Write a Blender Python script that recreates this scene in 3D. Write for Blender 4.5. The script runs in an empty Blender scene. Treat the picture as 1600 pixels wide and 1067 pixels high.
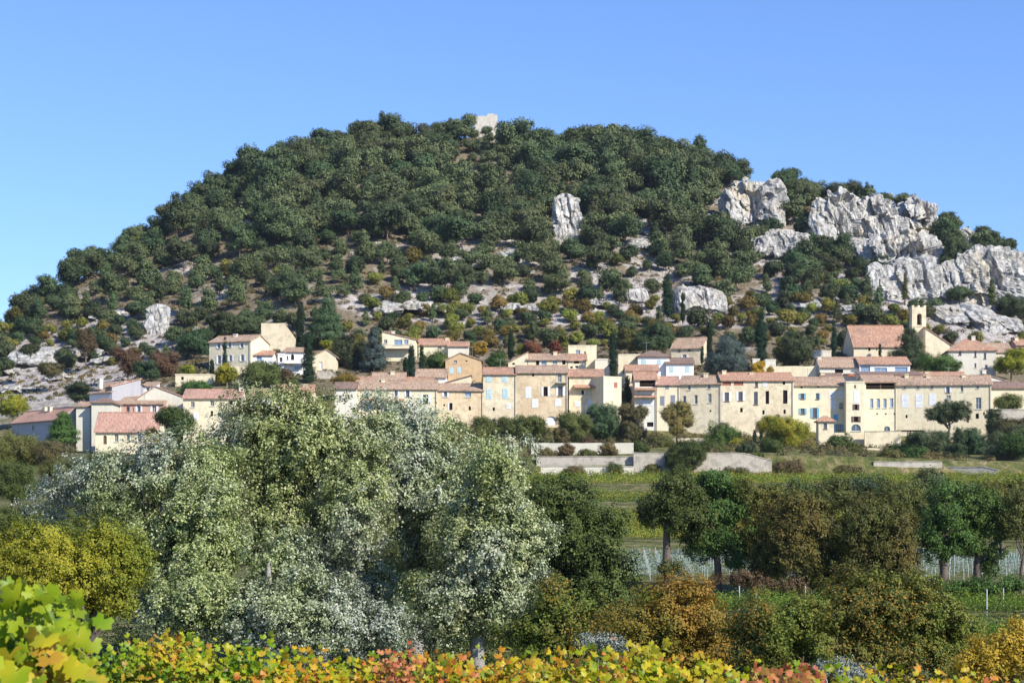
import bpy, math, random
import numpy as np
from mathutils import noise as mnoise, Vector

# ------------------------------------------------------------------ camera, world, sun
F = 3000.0; HY = 830.0; ZC = 10.0          # focal length in photo pixels, horizon row, eye height
S = bpy.context.scene
C = S.collection
cam_d = bpy.data.cameras.new('camera'); cam = bpy.data.objects.new('camera', cam_d); C.objects.link(cam)
cam.location = (0, 0, ZC); cam.rotation_euler = (math.radians(90), 0, 0)
cam_d.sensor_width = 36; cam_d.lens = F / 1600 * 36; cam_d.shift_y = (HY - 533.5) / 1600
cam_d.clip_end = 20000; cam_d.clip_start = 0.1
cam_d.dof.use_dof = True; cam_d.dof.focus_distance = 300; cam_d.dof.aperture_fstop = 9
S.camera = cam
SUN_AZ = math.radians(48); SUN_EL = math.radians(36)
W = bpy.data.worlds.new('World'); S.world = W; W.use_nodes = True
wn = W.node_tree.nodes; wl = W.node_tree.links
sky = wn.new('ShaderNodeTexSky'); sky.sky_type = 'NISHITA'; sky.sun_disc = False
sky.sun_elevation = SUN_EL; sky.sun_rotation = math.pi - SUN_AZ
sky.altitude = 1500; sky.air_density = 1.3; sky.dust_density = 0.0; sky.ozone_density = 6.0
bg = wn['Background']; bg.inputs['Strength'].default_value = 0.125
sm = wn.new('ShaderNodeMix'); sm.data_type = 'RGBA'; sm.blend_type = 'MULTIPLY'; sm.inputs[0].default_value = 1; sm.inputs[7].default_value = (.84, .90, 1.14, 1)
wl.new(sky.outputs[0], sm.inputs[6]); wl.new(sm.outputs[2], bg.inputs['Color'])
sd = bpy.data.lights.new('sun', 'SUN'); sd.energy = 5.0; sd.angle = math.radians(0.5); sd.color = (1, 0.95, 0.85)
sun = bpy.data.objects.new('sun', sd); C.objects.link(sun)
sv = Vector((math.sin(SUN_AZ) * math.cos(SUN_EL), -math.cos(SUN_AZ) * math.cos(SUN_EL), math.sin(SUN_EL)))
sun.rotation_euler = sv.to_track_quat('Z', 'Y').to_euler()
sun.location = (60, -60, 90)
S.view_settings.view_transform = 'Standard'; S.view_settings.look = 'None'
S.view_settings.exposure = 0.46; S.view_settings.gamma = 1.0

S.cycles.diffuse_bounces = 2; S.cycles.max_bounces = 5; S.cycles.transmission_bounces = 3
rng = np.random.default_rng(7); random.seed(7)
R = random.uniform

# ------------------------------------------------------------------ helpers
def tag(o, label=None, cat=None, group=None, kind=None):
    if label: o['label'] = label
    if cat: o['category'] = cat
    if group: o['group'] = group
    if kind: o['kind'] = kind
    return o

def empty(name, loc, rz=0.0):
    o = bpy.data.objects.new(name, None); o.empty_display_size = 0.5
    C.objects.link(o); o.location = loc; o.rotation_euler = (0, 0, rz); return o

def np_mesh(name, V, faces_idx, nper, mats=None, smooth=False):
    """V (n,3); faces_idx flat loops; nper = verts per face (int) or array"""
    V = np.asarray(V, dtype=np.float32); me = bpy.data.meshes.new(name)
    fi = np.asarray(faces_idx, dtype=np.int32).ravel()
    if np.isscalar(nper): starts = np.arange(0, len(fi), nper, dtype=np.int32)
    else:
        nper = np.asarray(nper); starts = np.concatenate([[0], np.cumsum(nper)[:-1]]).astype(np.int32)
    me.vertices.add(len(V)); me.vertices.foreach_set('co', V.ravel())
    me.loops.add(len(fi)); me.loops.foreach_set('vertex_index', fi)
    me.polygons.add(len(starts)); me.polygons.foreach_set('loop_start', starts)
    if smooth: me.polygons.foreach_set('use_smooth', np.ones(len(starts), dtype=bool))
    me.update(calc_edges=True); me.validate()
    return me

def link(name, me, mat, parent=None):
    o = bpy.data.objects.new(name, me)
    for m in (mat if isinstance(mat, (list, tuple)) else [mat]): me.materials.append(m)
    C.objects.link(o)
    if parent: o.parent = parent
    return o

class MB:
    def __init__(s): s.v = []; s.f = []
    def poly(s, pts):
        n = len(s.v); s.v += [tuple(p) for p in pts]; s.f.append(tuple(range(n, n + len(pts)))); return s
    def box(s, x0, x1, y0, y1, z0, z1):
        n = len(s.v)
        s.v += [(x0,y0,z0),(x1,y0,z0),(x1,y1,z0),(x0,y1,z0),(x0,y0,z1),(x1,y0,z1),(x1,y1,z1),(x0,y1,z1)]
        for q in ((3,2,1,0),(4,5,6,7),(0,1,5,4),(1,2,6,5),(2,3,7,6),(3,0,4,7)): s.f.append(tuple(n+i for i in q))
        return s
    def slab(s, pts, th):
        """closed panel: top polygon pts, thickness th downward"""
        n = len(s.v); k = len(pts)
        s.v += [tuple(p) for p in pts] + [(p[0], p[1], p[2] - th) for p in pts]
        s.f.append(tuple(range(n, n + k))); s.f.append(tuple(range(n + 2*k - 1, n + k - 1, -1)))
        for i in range(k):
            j = (i + 1) % k; s.f.append((n + j, n + i, n + k + i, n + k + j))
        return s
    def tube(s, pts, rad, seg=7):
        n0 = len(s.v); pts = [Vector(p) for p in pts]
        for i, p in enumerate(pts):
            d = (pts[min(i+1, len(pts)-1)] - pts[max(i-1, 0)]).normalized()
            a = d.cross(Vector((0.3, 1, 0.1))).normalized(); b = d.cross(a)
            for k in range(seg):
                t = 2*math.pi*k/seg; s.v.append(tuple(p + (a*math.cos(t) + b*math.sin(t)) * rad[i]))
        for i in range(len(pts)-1):
            for k in range(seg):
                k2 = (k+1) % seg
                s.f.append((n0+i*seg+k, n0+i*seg+k2, n0+(i+1)*seg+k2, n0+(i+1)*seg+k))
        s.f.append(tuple(n0+(len(pts)-1)*seg+k for k in range(seg)))
        return s
    def build(s, name, mat, parent=None, smooth=False):
        me = bpy.data.meshes.new(name); me.from_pydata(s.v, [], s.f); me.update()
        if smooth:
            for p in me.polygons: p.use_smooth = True
        return link(name, me, mat, parent)

# ------------------------------------------------------------------ materials
def newmat(name):
    m = bpy.data.materials.new(name); m.use_nodes = True
    nt = m.node_tree; p = nt.nodes['Principled BSDF']; p.inputs['Specular IOR Level'].default_value = 0.2
    return m, nt, p
def ramp(nt, stops, interp='LINEAR'):
    r = nt.nodes.new('ShaderNodeValToRGB'); cr = r.color_ramp; cr.interpolation = interp
    while len(cr.elements) < len(stops): cr.elements.new(0.5)
    for e, (p, c) in zip(cr.elements, stops): e.position = p; e.color = (c[0], c[1], c[2], 1)
    return r
def noise_n(nt, scale, detail=4, rough=0.6, coord='Object', vec=None):
    n = nt.nodes.new('ShaderNodeTexNoise'); n.inputs['Scale'].default_value = scale
    n.inputs['Detail'].default_value = detail; n.inputs['Roughness'].default_value = rough
    if vec is None:
        tc = nt.nodes.new('ShaderNodeTexCoord'); vec = tc.outputs[coord]
    nt.links.new(vec, n.inputs['Vector']); return n
def mixc(nt, a, b, fac, mode='MIX'):
    m = nt.nodes.new('ShaderNodeMix'); m.data_type = 'RGBA'; m.blend_type = mode
    for i, v in ((0, fac), (6, a), (7, b)):
        if isinstance(v, (int, float)): m.inputs[i].default_value = v
        elif isinstance(v, tuple): m.inputs[i].default_value = (v[0], v[1], v[2], 1)
        else: nt.links.new(v, m.inputs[i])
    return m.outputs[2]
def maprange(nt, v, a, b, c=0.0, d=1.0):
    m = nt.nodes.new('ShaderNodeMapRange'); nt.links.new(v, m.inputs[0])
    m.inputs[1].default_value = a; m.inputs[2].default_value = b; m.inputs[3].default_value = c; m.inputs[4].default_value = d
    return m.outputs[0]
def bump(nt, p, h, strength, dist):
    b = nt.nodes.new('ShaderNodeBump'); b.inputs['Strength'].default_value = strength; b.inputs['Distance'].default_value = dist
    nt.links.new(h, b.inputs['Height']); nt.links.new(b.outputs[0], p.inputs['Normal'])

def leafmat(name, cols, cols2=None, zone=0.25, transl=0.25, objvar=0.25, rough=0.6):
    """cols: per-leaf colours; cols2: a second palette chosen by a noise over the crown; objvar: tint per tree"""
    m, nt, p = newmat(name); g = nt.nodes.new('ShaderNodeNewGeometry')
    n = len(cols); r1 = ramp(nt, [((i + 0.0) / max(n - 1, 1), c) for i, c in enumerate(cols)])
    nt.links.new(g.outputs['Random Per Island'], r1.inputs[0]); col = r1.outputs[0]
    if cols2:
        n = len(cols2); r2 = ramp(nt, [(i / max(n - 1, 1), c) for i, c in enumerate(cols2)])
        nt.links.new(g.outputs['Random Per Island'], r2.inputs[0])
        nz = noise_n(nt, zone, 3, 0.6, vec=g.outputs['Position'])
        col = mixc(nt, col, r2.outputs[0], maprange(nt, nz.outputs[0], 0.42, 0.60))
    if objvar:
        oi = nt.nodes.new('ShaderNodeObjectInfo'); hs = nt.nodes.new('ShaderNodeHueSaturation')
        nt.links.new(col, hs.inputs['Color'])
        nt.links.new(maprange(nt, oi.outputs['Random'], 0, 1, 1 - objvar, 1 + objvar), hs.inputs['Value'])
        wn2 = nt.nodes.new('ShaderNodeTexWhiteNoise'); wn2.noise_dimensions = '1D'; nt.links.new(oi.outputs['Random'], wn2.inputs['W'])
        nt.links.new(maprange(nt, wn2.outputs['Value'], 0, 1, 0.5 - objvar*0.14, 0.5 + objvar*0.10), hs.inputs['Hue'])
        col = hs.outputs[0]
    nt.links.new(col, p.inputs['Base Color']); p.inputs['Roughness'].default_value = rough
    tr = nt.nodes.new('ShaderNodeBsdfTranslucent'); nt.links.new(col, tr.inputs['Color'])
    ms = nt.nodes.new('ShaderNodeMixShader'); ms.inputs[0].default_value = transl
    nt.links.new(p.outputs[0], ms.inputs[1]); nt.links.new(tr.outputs[0], ms.inputs[2])
    nt.links.new(ms.outputs[0], nt.nodes['Material Output'].inputs[0]); return m

M = {}
M['pine'] = leafmat('pine_needles', [(.042,.07,.034),(.075,.11,.044),(.135,.165,.058),(.065,.09,.045)], objvar=.32, transl=.05)
M['holm'] = leafmat('holm_oak_leaves', [(.035,.06,.025),(.07,.105,.04),(.11,.14,.06)], objvar=.35, transl=.1)
M['cypress'] = leafmat('cypress_leaves', [(.010,.028,.012),(.018,.045,.018),(.03,.06,.022)], objvar=.2, transl=.05)
M['cedar'] = leafmat('cedar_needles', [(.05,.075,.065),(.08,.11,.09),(.11,.14,.12)], objvar=.15, transl=.05)
M['scrub'] = leafmat('scrub_leaves', [(.07,.085,.03),(.12,.12,.04),(.17,.12,.06),(.08,.10,.04)], [(.10,.13,.03),(.22,.17,.05),(.20,.10,.05),(.11,.12,.05)], zone=.06, objvar=0, transl=.15)
M['autumn'] = leafmat('autumn_leaves', [(.11,.14,.03),(.20,.21,.04),(.33,.28,.05),(.18,.15,.06)], objvar=.42, transl=.25)
M['olive'] = leafmat('olive_green_leaves', [(.07,.09,.025),(.12,.14,.035),(.16,.17,.045)], objvar=.2, transl=.2)
M['yellowgreen'] = leafmat('yellow_green_leaves', [(.12,.17,.02),(.22,.26,.03),(.34,.36,.04),(.10,.13,.02)], [(.34,.34,.03),(.50,.44,.04),(.22,.26,.03)], zone=.35, objvar=.1, transl=.3)
M['yellow'] = leafmat('yellow_leaves', [(.50,.36,.03),(.62,.42,.04),(.40,.30,.03)], objvar=.1, transl=.3)
M['orange'] = leafmat('orange_leaves', [(.36,.17,.03),(.52,.25,.04),(.26,.15,.03),(.13,.12,.03)], [(.12,.14,.025),(.20,.18,.03),(.36,.2,.03)], zone=.35, objvar=.12, transl=.3)
M['gold'] = leafmat('gold_leaves', [(.45,.26,.03),(.58,.36,.04),(.38,.28,.04),(.25,.2,.03)], objvar=.12, transl=.3)
M['red'] = leafmat('red_leaves', [(.16,.05,.035),(.26,.09,.05),(.16,.10,.04)], objvar=.15, transl=.2)
M['redbrown'] = leafmat('red_brown_leaves', [(.12,.075,.04),(.18,.11,.055),(.10,.085,.035)], objvar=.15, transl=.2)
M['tan'] = leafmat('tan_leaves', [(.28,.19,.07),(.38,.27,.09),(.20,.17,.06)], [(.14,.14,.04),(.24,.2,.06)], zone=.4, objvar=.1, transl=.2)
M['brownolive'] = leafmat('brown_olive_leaves', [(.06,.075,.018),(.14,.14,.03),(.26,.21,.045),(.09,.10,.02)], [(.04,.075,.016),(.10,.13,.028),(.18,.18,.04)], zone=.25, objvar=.18, transl=.2)
M['oak'] = leafmat('oak_leaves', [(.035,.06,.015),(.075,.11,.025),(.14,.165,.04)], objvar=.15, transl=.15)
M['deepgreen'] = leafmat('deep_green_leaves', [(.03,.07,.015),(.07,.13,.025),(.12,.19,.04)], objvar=.15, transl=.15)
M['mixed'] = leafmat('green_and_rust_leaves', [(.05,.09,.015),(.12,.16,.025),(.24,.25,.035),(.035,.06,.015)], [(.24,.18,.03),(.32,.17,.03),(.13,.15,.03),(.07,.10,.02),(.05,.08,.02)], zone=.5, objvar=.1, transl=.2)
M['poplar'] = leafmat('white_poplar_leaves', [(.07,.10,.025),(.17,.22,.06),(.28,.33,.11),(.43,.47,.20),(.58,.58,.33)], [(.08,.12,.05),(.20,.25,.14),(.36,.39,.29),(.47,.50,.40),(.60,.61,.53)], zone=.16, objvar=.04, transl=.22)
M['vinefol'] = leafmat('vineyard_leaves', [(.10,.15,.02),(.20,.25,.03),(.34,.34,.04),(.38,.30,.05)], objvar=.15, transl=.25)
M['vinegreen'] = leafmat('green_vineyard_leaves', [(.09,.16,.02),(.16,.25,.03),(.24,.30,.04)], objvar=.15, transl=.3)
def vleaf(name, cols, cols2): return leafmat(name, cols, cols2, zone=1.6, transl=.3, objvar=.06, rough=.42)
M['vgreen'] = vleaf('green_vine_leaves', [(0.0878,0.186,0.00972),(0.149,0.271,0.013),(0.264,0.356,0.013),(0.0527,0.119,0.00972)], [(0.307,0.356,0.013),(0.483,0.408,0.0194),(0.439,0.17,0.0324)])
M['vyellow'] = vleaf('yellow_vine_leaves', [(0.105,0.186,0.00972),(0.264,0.323,0.013),(0.544,0.441,0.013),(0.527,0.289,0.013),(0.14,0.221,0.013)], [(0.123,0.204,0.013),(0.211,0.271,0.013),(0.439,0.102,0.0259),(0.58,0.441,0.0194)])
M['vorange'] = vleaf('orange_vine_leaves', [(0.58,0.289,0.0194),(0.527,0.136,0.0324),(0.562,0.425,0.0194),(0.176,0.238,0.013)], [(0.14,0.221,0.013),(0.264,0.306,0.013),(0.544,0.391,0.0194)])
M['vred'] = vleaf('red_vine_leaves', [(0.334,0.0595,0.0324),(0.456,0.153,0.0648),(0.439,0.255,0.0518),(0.193,0.186,0.0194),(0.228,0.0425,0.0259)], [(0.544,0.255,0.0909),(0.439,0.102,0.0583)])
M['vbright'] = vleaf('bright_green_vine_leaves', [(0.0878,0.186,0.013),(0.193,0.306,0.013),(0.334,0.391,0.0194),(0.0527,0.119,0.00972)], [(0.404,0.391,0.0194),(0.14,0.238,0.013)])
M['silverleaf'] = leafmat('silver_leaves', [(.12,.15,.11),(.24,.27,.22),(.42,.44,.39)], objvar=.05, transl=.1)

def bark(name, c):
    m, nt, p = newmat(name); n = noise_n(nt, 6, 5); r = ramp(nt, [(.3, tuple(x*.55 for x in c)), (.7, c)])
    nt.links.new(n.outputs[0], r.inputs[0]); nt.links.new(r.outputs[0], p.inputs['Base Color']); p.inputs['Roughness'].default_value = .9
    bump(nt, p, n.outputs[0], .6, .05); return m
M['bark'] = bark('grey_brown_bark', (.17,.135,.11)); M['barklight'] = bark('pale_grey_bark', (.36,.34,.30)); M['vinebark'] = bark('vine_bark', (.15,.09,.06))

def wallmat(name, c, stone=0.5, tint=(.62,.44,.26), stain=.35):
    m, nt, p = newmat(name); g = nt.nodes.new('ShaderNodeNewGeometry'); pos = g.outputs['Position']
    big = noise_n(nt, .16, 5, .65, vec=pos); med = noise_n(nt, .9, 5, .7, vec=pos)
    vo = nt.nodes.new('ShaderNodeTexVoronoi'); vo.inputs['Scale'].default_value = 1.5; nt.links.new(pos, vo.inputs['Vector'])
    sep = nt.nodes.new('ShaderNodeSeparateColor'); nt.links.new(vo.outputs['Color'], sep.inputs[0])
    col = mixc(nt, c, tint, maprange(nt, big.outputs[0], .42, .72, 0, stain))
    dark = tuple(x*.55 for x in c)
    col = mixc(nt, col, dark, maprange(nt, sep.outputs[0], .5, 1, 0, stone*.42))
    col = mixc(nt, col, dark, maprange(nt, med.outputs[0], .56, .85, 0, .35))
    ve = nt.nodes.new('ShaderNodeTexNoise'); mp = nt.nodes.new('ShaderNodeMapping'); mp.inputs['Scale'].default_value = (1.6, 1.6, .12)
    nt.links.new(pos, mp.inputs[0]); nt.links.new(mp.outputs[0], ve.inputs['Vector']); ve.inputs['Scale'].default_value = 1; ve.inputs['Detail'].default_value = 4
    col = mixc(nt, col, tuple(x*.6 for x in c), maprange(nt, ve.outputs[0], .55, .75, 0, .35))
    nt.links.new(col, p.inputs['Base Color']); p.inputs['Roughness'].default_value = .95
    bump(nt, p, med.outputs[0], .5, .12); return m
M['cream'] = wallmat('cream_render', (.76,.67,.47), .6, (.60,.45,.25))
M['stone'] = wallmat('pale_stone_masonry', (.76,.66,.46), 1.1, (.52,.36,.22), .5)
M['yellowwall'] = wallmat('yellow_render', (.79,.71,.50), .7, (.66,.52,.32), .55)
M['palewall'] = wallmat('pale_render', (.72,.67,.56), .1, (.6,.52,.4), .25)
M['white'] = wallmat('white_render', (.80,.79,.76), .04, (.7,.66,.6), .15)
M['greenish'] = wallmat('old_grey_cream_render', (.66,.62,.50), .2, (.40,.36,.28), .5)
M['pinkwall'] = wallmat('pink_render', (.56,.34,.27), .1, (.5,.3,.24), .3)
M['warmstone'] = wallmat('warm_stone_masonry', (.72,.58,.38), 1.3, (.50,.34,.20), .7)
M['orangestone'] = wallmat('warm_ochre_stone', (.60,.42,.24), .8, (.5,.33,.19), .4)
M['greystone'] = wallmat('pale_grey_stone', (.50,.45,.37), 1.6, (.40,.34,.27), .8)
M['ruin'] = wallmat('weathered_ruin_stone', (.62,.57,.48), 1.0, (.5,.42,.33), .5)
M['shadewall'] = wallmat('shade_tinted_render', (.42,.41,.42), .1, (.38,.36,.36), .3)  # blue-grey of walls in shade is put into the render colour

def roofmat(name, a, b, c):
    m, nt, p = newmat(name); g = nt.nodes.new('ShaderNodeNewGeometry'); tc = nt.nodes.new('ShaderNodeTexCoord')
    mp = nt.nodes.new('ShaderNodeMapping'); mp.inputs['Scale'].default_value = (4.5, .9, .9); nt.links.new(tc.outputs['Object'], mp.inputs[0])
    n1 = nt.nodes.new('ShaderNodeTexNoise'); n1.inputs['Scale'].default_value = 1.0; n1.inputs['Detail'].default_value = 4; n1.inputs['Roughness'].default_value = .75
    nt.links.new(mp.outputs[0], n1.inputs['Vector'])
    r = ramp(nt, [(.30, a), (.5, b), (.68, c)]); nt.links.new(n1.outputs[0], r.inputs[0])
    big = noise_n(nt, .25, 4, .6, vec=g.outputs['Position'])
    col = mixc(nt, r.outputs[0], (.20,.15,.12), maprange(nt, big.outputs[0], .5, .75, 0, .55))
    wv = nt.nodes.new('ShaderNodeTexWave'); wv.wave_type = 'BANDS'; wv.bands_direction = 'X'; wv.inputs['Scale'].default_value = 1.35; wv.inputs['Distortion'].default_value = .6
    nt.links.new(tc.outputs['Object'], wv.inputs['Vector'])
    nt.links.new(col, p.inputs['Base Color']); p.inputs['Roughness'].default_value = .9
    bump(nt, p, wv.outputs[1], .9, .09); return m
M['tile'] = roofmat('weathered_clay_tiles', (.22,.13,.08), (.46,.31,.21), (.66,.52,.38))
M['tilepink'] = roofmat('pink_clay_tiles', (.34,.16,.11), (.52,.30,.22), (.62,.42,.32))
M['tilered'] = roofmat('newer_red_clay_tiles', (.26,.13,.08), (.50,.28,.18), (.66,.46,.32))
M['tiledark'] = roofmat('old_dark_clay_tiles', (.13,.08,.06), (.27,.18,.14), (.40,.29,.22))

def plain(name, c, rough=.7, spec=.3, metal=0, var=.15):
    m, nt, p = newmat(name); g = nt.nodes.new('ShaderNodeNewGeometry'); n = noise_n(nt, 2.5, 4, vec=g.outputs['Position'])
    col = mixc(nt, c, tuple(x*(1-var*2) for x in c), maprange(nt, n.outputs[0], .4, .75))
    nt.links.new(col, p.inputs['Base Color']); p.inputs['Roughness'].default_value = rough
    p.inputs['Specular IOR Level'].default_value = spec; p.inputs['Metallic'].default_value = metal; return m
M['glass'] = plain('window_glass', (.07,.09,.13), .08, .9); M['glassblue'] = plain('painted_sky_glass', (.22,.32,.48), .1, .9)  # blue glass: reflected sky is put into the base colour
M['dark'] = plain('dark_interior', (.022,.016,.016), .9, .1)
M['frame'] = plain('pale_window_frame', (.55,.52,.46)); M['framebrown'] = plain('brown_window_frame', (.16,.09,.06))
M['sh_white'] = plain('white_shutters', (.80,.80,.80)); M['sh_blue'] = plain('bright_blue_shutters', (.16,.44,.62)); M['sh_pale'] = plain('pale_blue_shutters', (.50,.66,.68))
M['sh_brown'] = plain('brown_shutters', (.20,.11,.09)); M['sh_grey'] = plain('grey_shutters', (.26,.27,.32)); M['sh_red'] = plain('brick_red_panel', (.45,.17,.11))
M['wood'] = plain('dark_timber', (.16,.10,.06)); M['metal'] = plain('grey_galvanised_metal', (.35,.36,.36), .5, .5, .3); M['bronze'] = plain('dark_bronze', (.05,.045,.035), .5, .5, .6)
M['parasol'] = plain('rust_red_canvas', (.5,.16,.09)); M['awning'] = plain('faded_brown_awning', (.40,.27,.20)); M['stake'] = plain('grey_white_stakes', (.50,.55,.55)); M['net'] = leafmat('pale_vine_sleeves', [(.22,.32,.26),(.38,.46,.42),(.16,.26,.14)], objvar=0, transl=.2)

# ------------------------------------------------------------------ terrain
COLS = np.array([-1400,-300,0,150,300,450,600,750,900,1050,1200,1350,1500,1650,1900,3200.])
KY = np.array([-60,6,14,20,40,60,90,110,120,125,137,141,150,190,198,250,256,300,336,339,380,395,412,430,450,475.])
base_rel = {-60:-1.7,6:-1.8,14:-2.8,20:-3.4,40:-5,60:-6,90:-6.2,110:-5.6,120:-5.0,125:-4.9,137:-4.45,141:-3.9,150:-3.75,190:-2.4,198:-1.3,250:2.1,256:3.3,300:7.3,336:9.9}
pyrows = {339:[800,740,722,722,722,722,718,716,714,712,712,714,720,722,735,800],
 380:[800,720,705,705,705,705,695,690,690,690,690,700,705,702,720,800],
 395:[800,710,700,695,690,690,682,668,672,678,680,687,692,690,710,800],
 412:[800,700,668,650,640,625,620,615,615,615,615,612,612,620,680,800],
 430:[800,680,640,625,600,598,598,592,590,590,590,590,588,600,660,800],
 450:[800,660,615,600,575,570,565,565,562,562,565,562,562,572,640,800],
 475:[800,650,585,560,545,535,540,540,535,535,535,535,540,550,620,800]}
ZT = np.zeros((len(COLS), len(KY)))
for j, y in enumerate(KY):
    y = int(y)
    if y in base_rel: ZT[:, j] = base_rel[y]; 
    else: ZT[:, j] = (HY - np.array(pyrows[y])) * y / F
for j, y in enumerate(KY):     # fields stay low far to the sides
    if y > 150: ZT[0, j] = min(ZT[0, j], 0); ZT[-1, j] = min(ZT[-1, j], 0)
SILX = np.array([-1400,-500,-100,0,20,80,130,180,200,240,300,340,380,450,500,590,640,700,735,765,790,850,880,960,1000,1060,1120,1170,1200,1250,1280,1330,1400,1470,1500,1530,1560,1600,1800,2200,3200.])
SILY = np.array([800,700,525,472,457,421,395,378,352,345,300,275,247,222,206,190,196,188,183,184,194,214,203,206,213,225,240,262,272,288,290,297,318,335,350,365,378,415,520,690,800.])

def ridgeY(px): return np.where(px < 750, 640 - 125*np.clip((750-px)/750, 0, 1.05)**2, 640 - 85*np.clip((px-750)/850, 0, 1.2)**2)
def sil(px): return np.interp(px, SILX, SILY)
def vnoise(x, y, seed=0):
    """smooth value noise, vectorised"""
    x = np.asarray(x, float); y = np.asarray(y, float); xi = np.floor(x).astype(int); yi = np.floor(y).astype(int); xf = x-xi; yf = y-yi
    def h(a, b):
        n = (a*374761393 + b*668265263 + seed*1442695041) & 0xffffffff
        n = ((n ^ (n >> 13)) * 1274126177) & 0xffffffff; return ((n ^ (n >> 16)) & 0xffff) / 65535.0
    u = xf*xf*(3-2*xf); v = yf*yf*(3-2*yf)
    return (h(xi,yi)*(1-u)+h(xi+1,yi)*u)*(1-v) + (h(xi,yi+1)*(1-u)+h(xi+1,yi+1)*u)*v
def fbm(x, y, o=4, seed=0): return sum(vnoise(x*2**k, y*2**k, seed+k)*0.5**k for k in range(o)) / (2-0.5**(o-1)) - .5

def ground(X, Y, detail=True):
    X = np.asarray(X, float); Y = np.asarray(Y, float); shp = X.shape; X = X.ravel(); Y = Y.ravel()
    px = 800 + F * X / np.maximum(Y, 60)
    Yc = np.clip(Y, -60, 475)
    j = np.clip(np.searchsorted(KY, Yc, side='right')-1, 0, len(KY)-2); fy = (Yc-KY[j])/(KY[j+1]-KY[j])
    pc = np.clip(px, COLS[0], COLS[-1]); i = np.clip(np.searchsorted(COLS, pc, side='right')-1, 0, len(COLS)-2); fx = (pc-COLS[i])/(COLS[i+1]-COLS[i])
    z = (ZT[i,j]*(1-fx)+ZT[i+1,j]*fx)*(1-fy) + (ZT[i,j+1]*(1-fx)+ZT[i+1,j+1]*fx)*fy
    Yr = ridgeY(px); z475 = ZT[i,-1]*(1-fx)+ZT[i+1,-1]*fx
    p475 = HY - z475*F/475; pr = sil(px) + np.interp(px, [0,600,1150,1230,1300,1400,1900], [40,38,36,22,14,8,10])
    t = np.clip((Y-475)/(Yr-475), 0, 1); py = p475 + (pr-p475)*t**0.92
    zh = (HY-py)*np.minimum(Y, Yr)/F
    over = np.maximum(Y-Yr, 0); zh = zh - over*.06 - over**2*.0022
    z = np.where(Y > 475, zh, z)
    if detail:
        hill = np.clip((Y-440)/60, 0, 1)
        z = z + hill*(fbm(X/28, Y/28, 4, 3)*5 + fbm(X/7, Y/7, 3, 9)*2.2) + (1-hill)*np.clip(Y/100,0,1)*fbm(X/15, Y/15, 3, 5)*.5
    z = np.maximum(z, -7)
    return (z + ZC).reshape(shp)

def at(px, py, Y): return ((px-800)*Y/F, Y, ZC + (HY-py)*Y/F)
def gz(px, Y): return float(ground(np.array([(px-800)*Y/F]), np.array([Y]))[0])

xs = np.concatenate([[-9000,-4000,-2000,-1000,-700,-500,-400], np.arange(-340,-200,5), np.arange(-200,200,1.6), np.arange(200,345,5), [400,500,700,1000,2000,4000,9000]])
ys = np.concatenate([[-3000,-600,-150], np.arange(-60,120,3), np.arange(120,345,1.5), np.arange(345,660,1.5), np.arange(660,900,10), [1000,1300,2000,4000,9000]])
GX, GY = np.meshgrid(xs, ys); GZ = ground(GX, GY)
nx, ny = len(xs), len(ys)
idx = np.arange(nx*ny).reshape(ny, nx)
q = np.stack([idx[:-1,:-1], idx[:-1,1:], idx[1:,1:], idx[1:,:-1]], -1).reshape(-1)
PXG = (800+F*GX/np.maximum(GY,60)).ravel(); PYG = (HY-(GZ-ZC)*F/np.maximum(GY,60)).ravel()
BLOBS = ((560,470,60,16,.6),(700,460,80,22,.55),(760,440,60,20,.5),(980,440,110,30,.5),(1240,440,70,30,.5),(480,460,40,16,.4),(330,455,50,20,.35),(250,520,60,40,.6),(1150,500,140,14,.5),(640,395,50,20,.4),(860,500,200,10,.5),(60,590,150,75,1),(190,540,90,45,.8),(430,525,60,26,.9),(650,478,130,24,.8),(800,400,90,35,.6),(860,470,150,30,.6),(1130,480,160,36,.55),(1480,430,190,75,.9),(1200,350,110,70,.55),(1530,505,120,45,.75),(1010,370,70,30,.5),(720,420,90,30,.4),(690,365,40,20,.5),(540,345,30,14,.3),(330,420,60,20,.3),(600,440,60,20,.35))
bare = np.zeros(len(PXG), np.float32)
for (a,b,w,h,s_) in BLOBS:
    dd_ = ((PXG-a)/w)**2+((PYG-b)/h)**2; bare = np.maximum(bare, np.clip((1.25-dd_)*2.0, 0, 1)*s_*(GY.ravel() > 420))
me = np_mesh('hillside_ground', np.stack([GX, GY, GZ], -1).reshape(-1, 3), q, 4, smooth=True)
at_ = me.attributes.new('bare', 'FLOAT', 'POINT'); at_.data.foreach_set('value', bare.astype(np.float32))
m, nt, p = newmat('hillside_earth_and_limestone'); g = nt.nodes.new('ShaderNodeNewGeometry'); pos = g.outputs['Position']
sepx = nt.nodes.new('ShaderNodeSeparateXYZ'); nt.links.new(pos, sepx.inputs[0])
n1 = noise_n(nt, .07, 6, .62, vec=pos); n2 = noise_n(nt, .5, 6, .7, vec=pos); n3 = noise_n(nt, 2.2, 4, .7, vec=pos)
rockc = ramp(nt, [(.30,(.20,.17,.15)), (.48,(.42,.37,.33)), (.66,(.62,.57,.52))]); nt.links.new(n2.outputs[0], rockc.inputs[0])
soil = ramp(nt, [(.30,(.09,.09,.045)), (.5,(.20,.16,.10)), (.7,(.36,.27,.20))]); nt.links.new(n3.outputs[0], soil.inputs[0])
an = nt.nodes.new('ShaderNodeAttribute'); an.attribute_name = 'bare'
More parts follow.
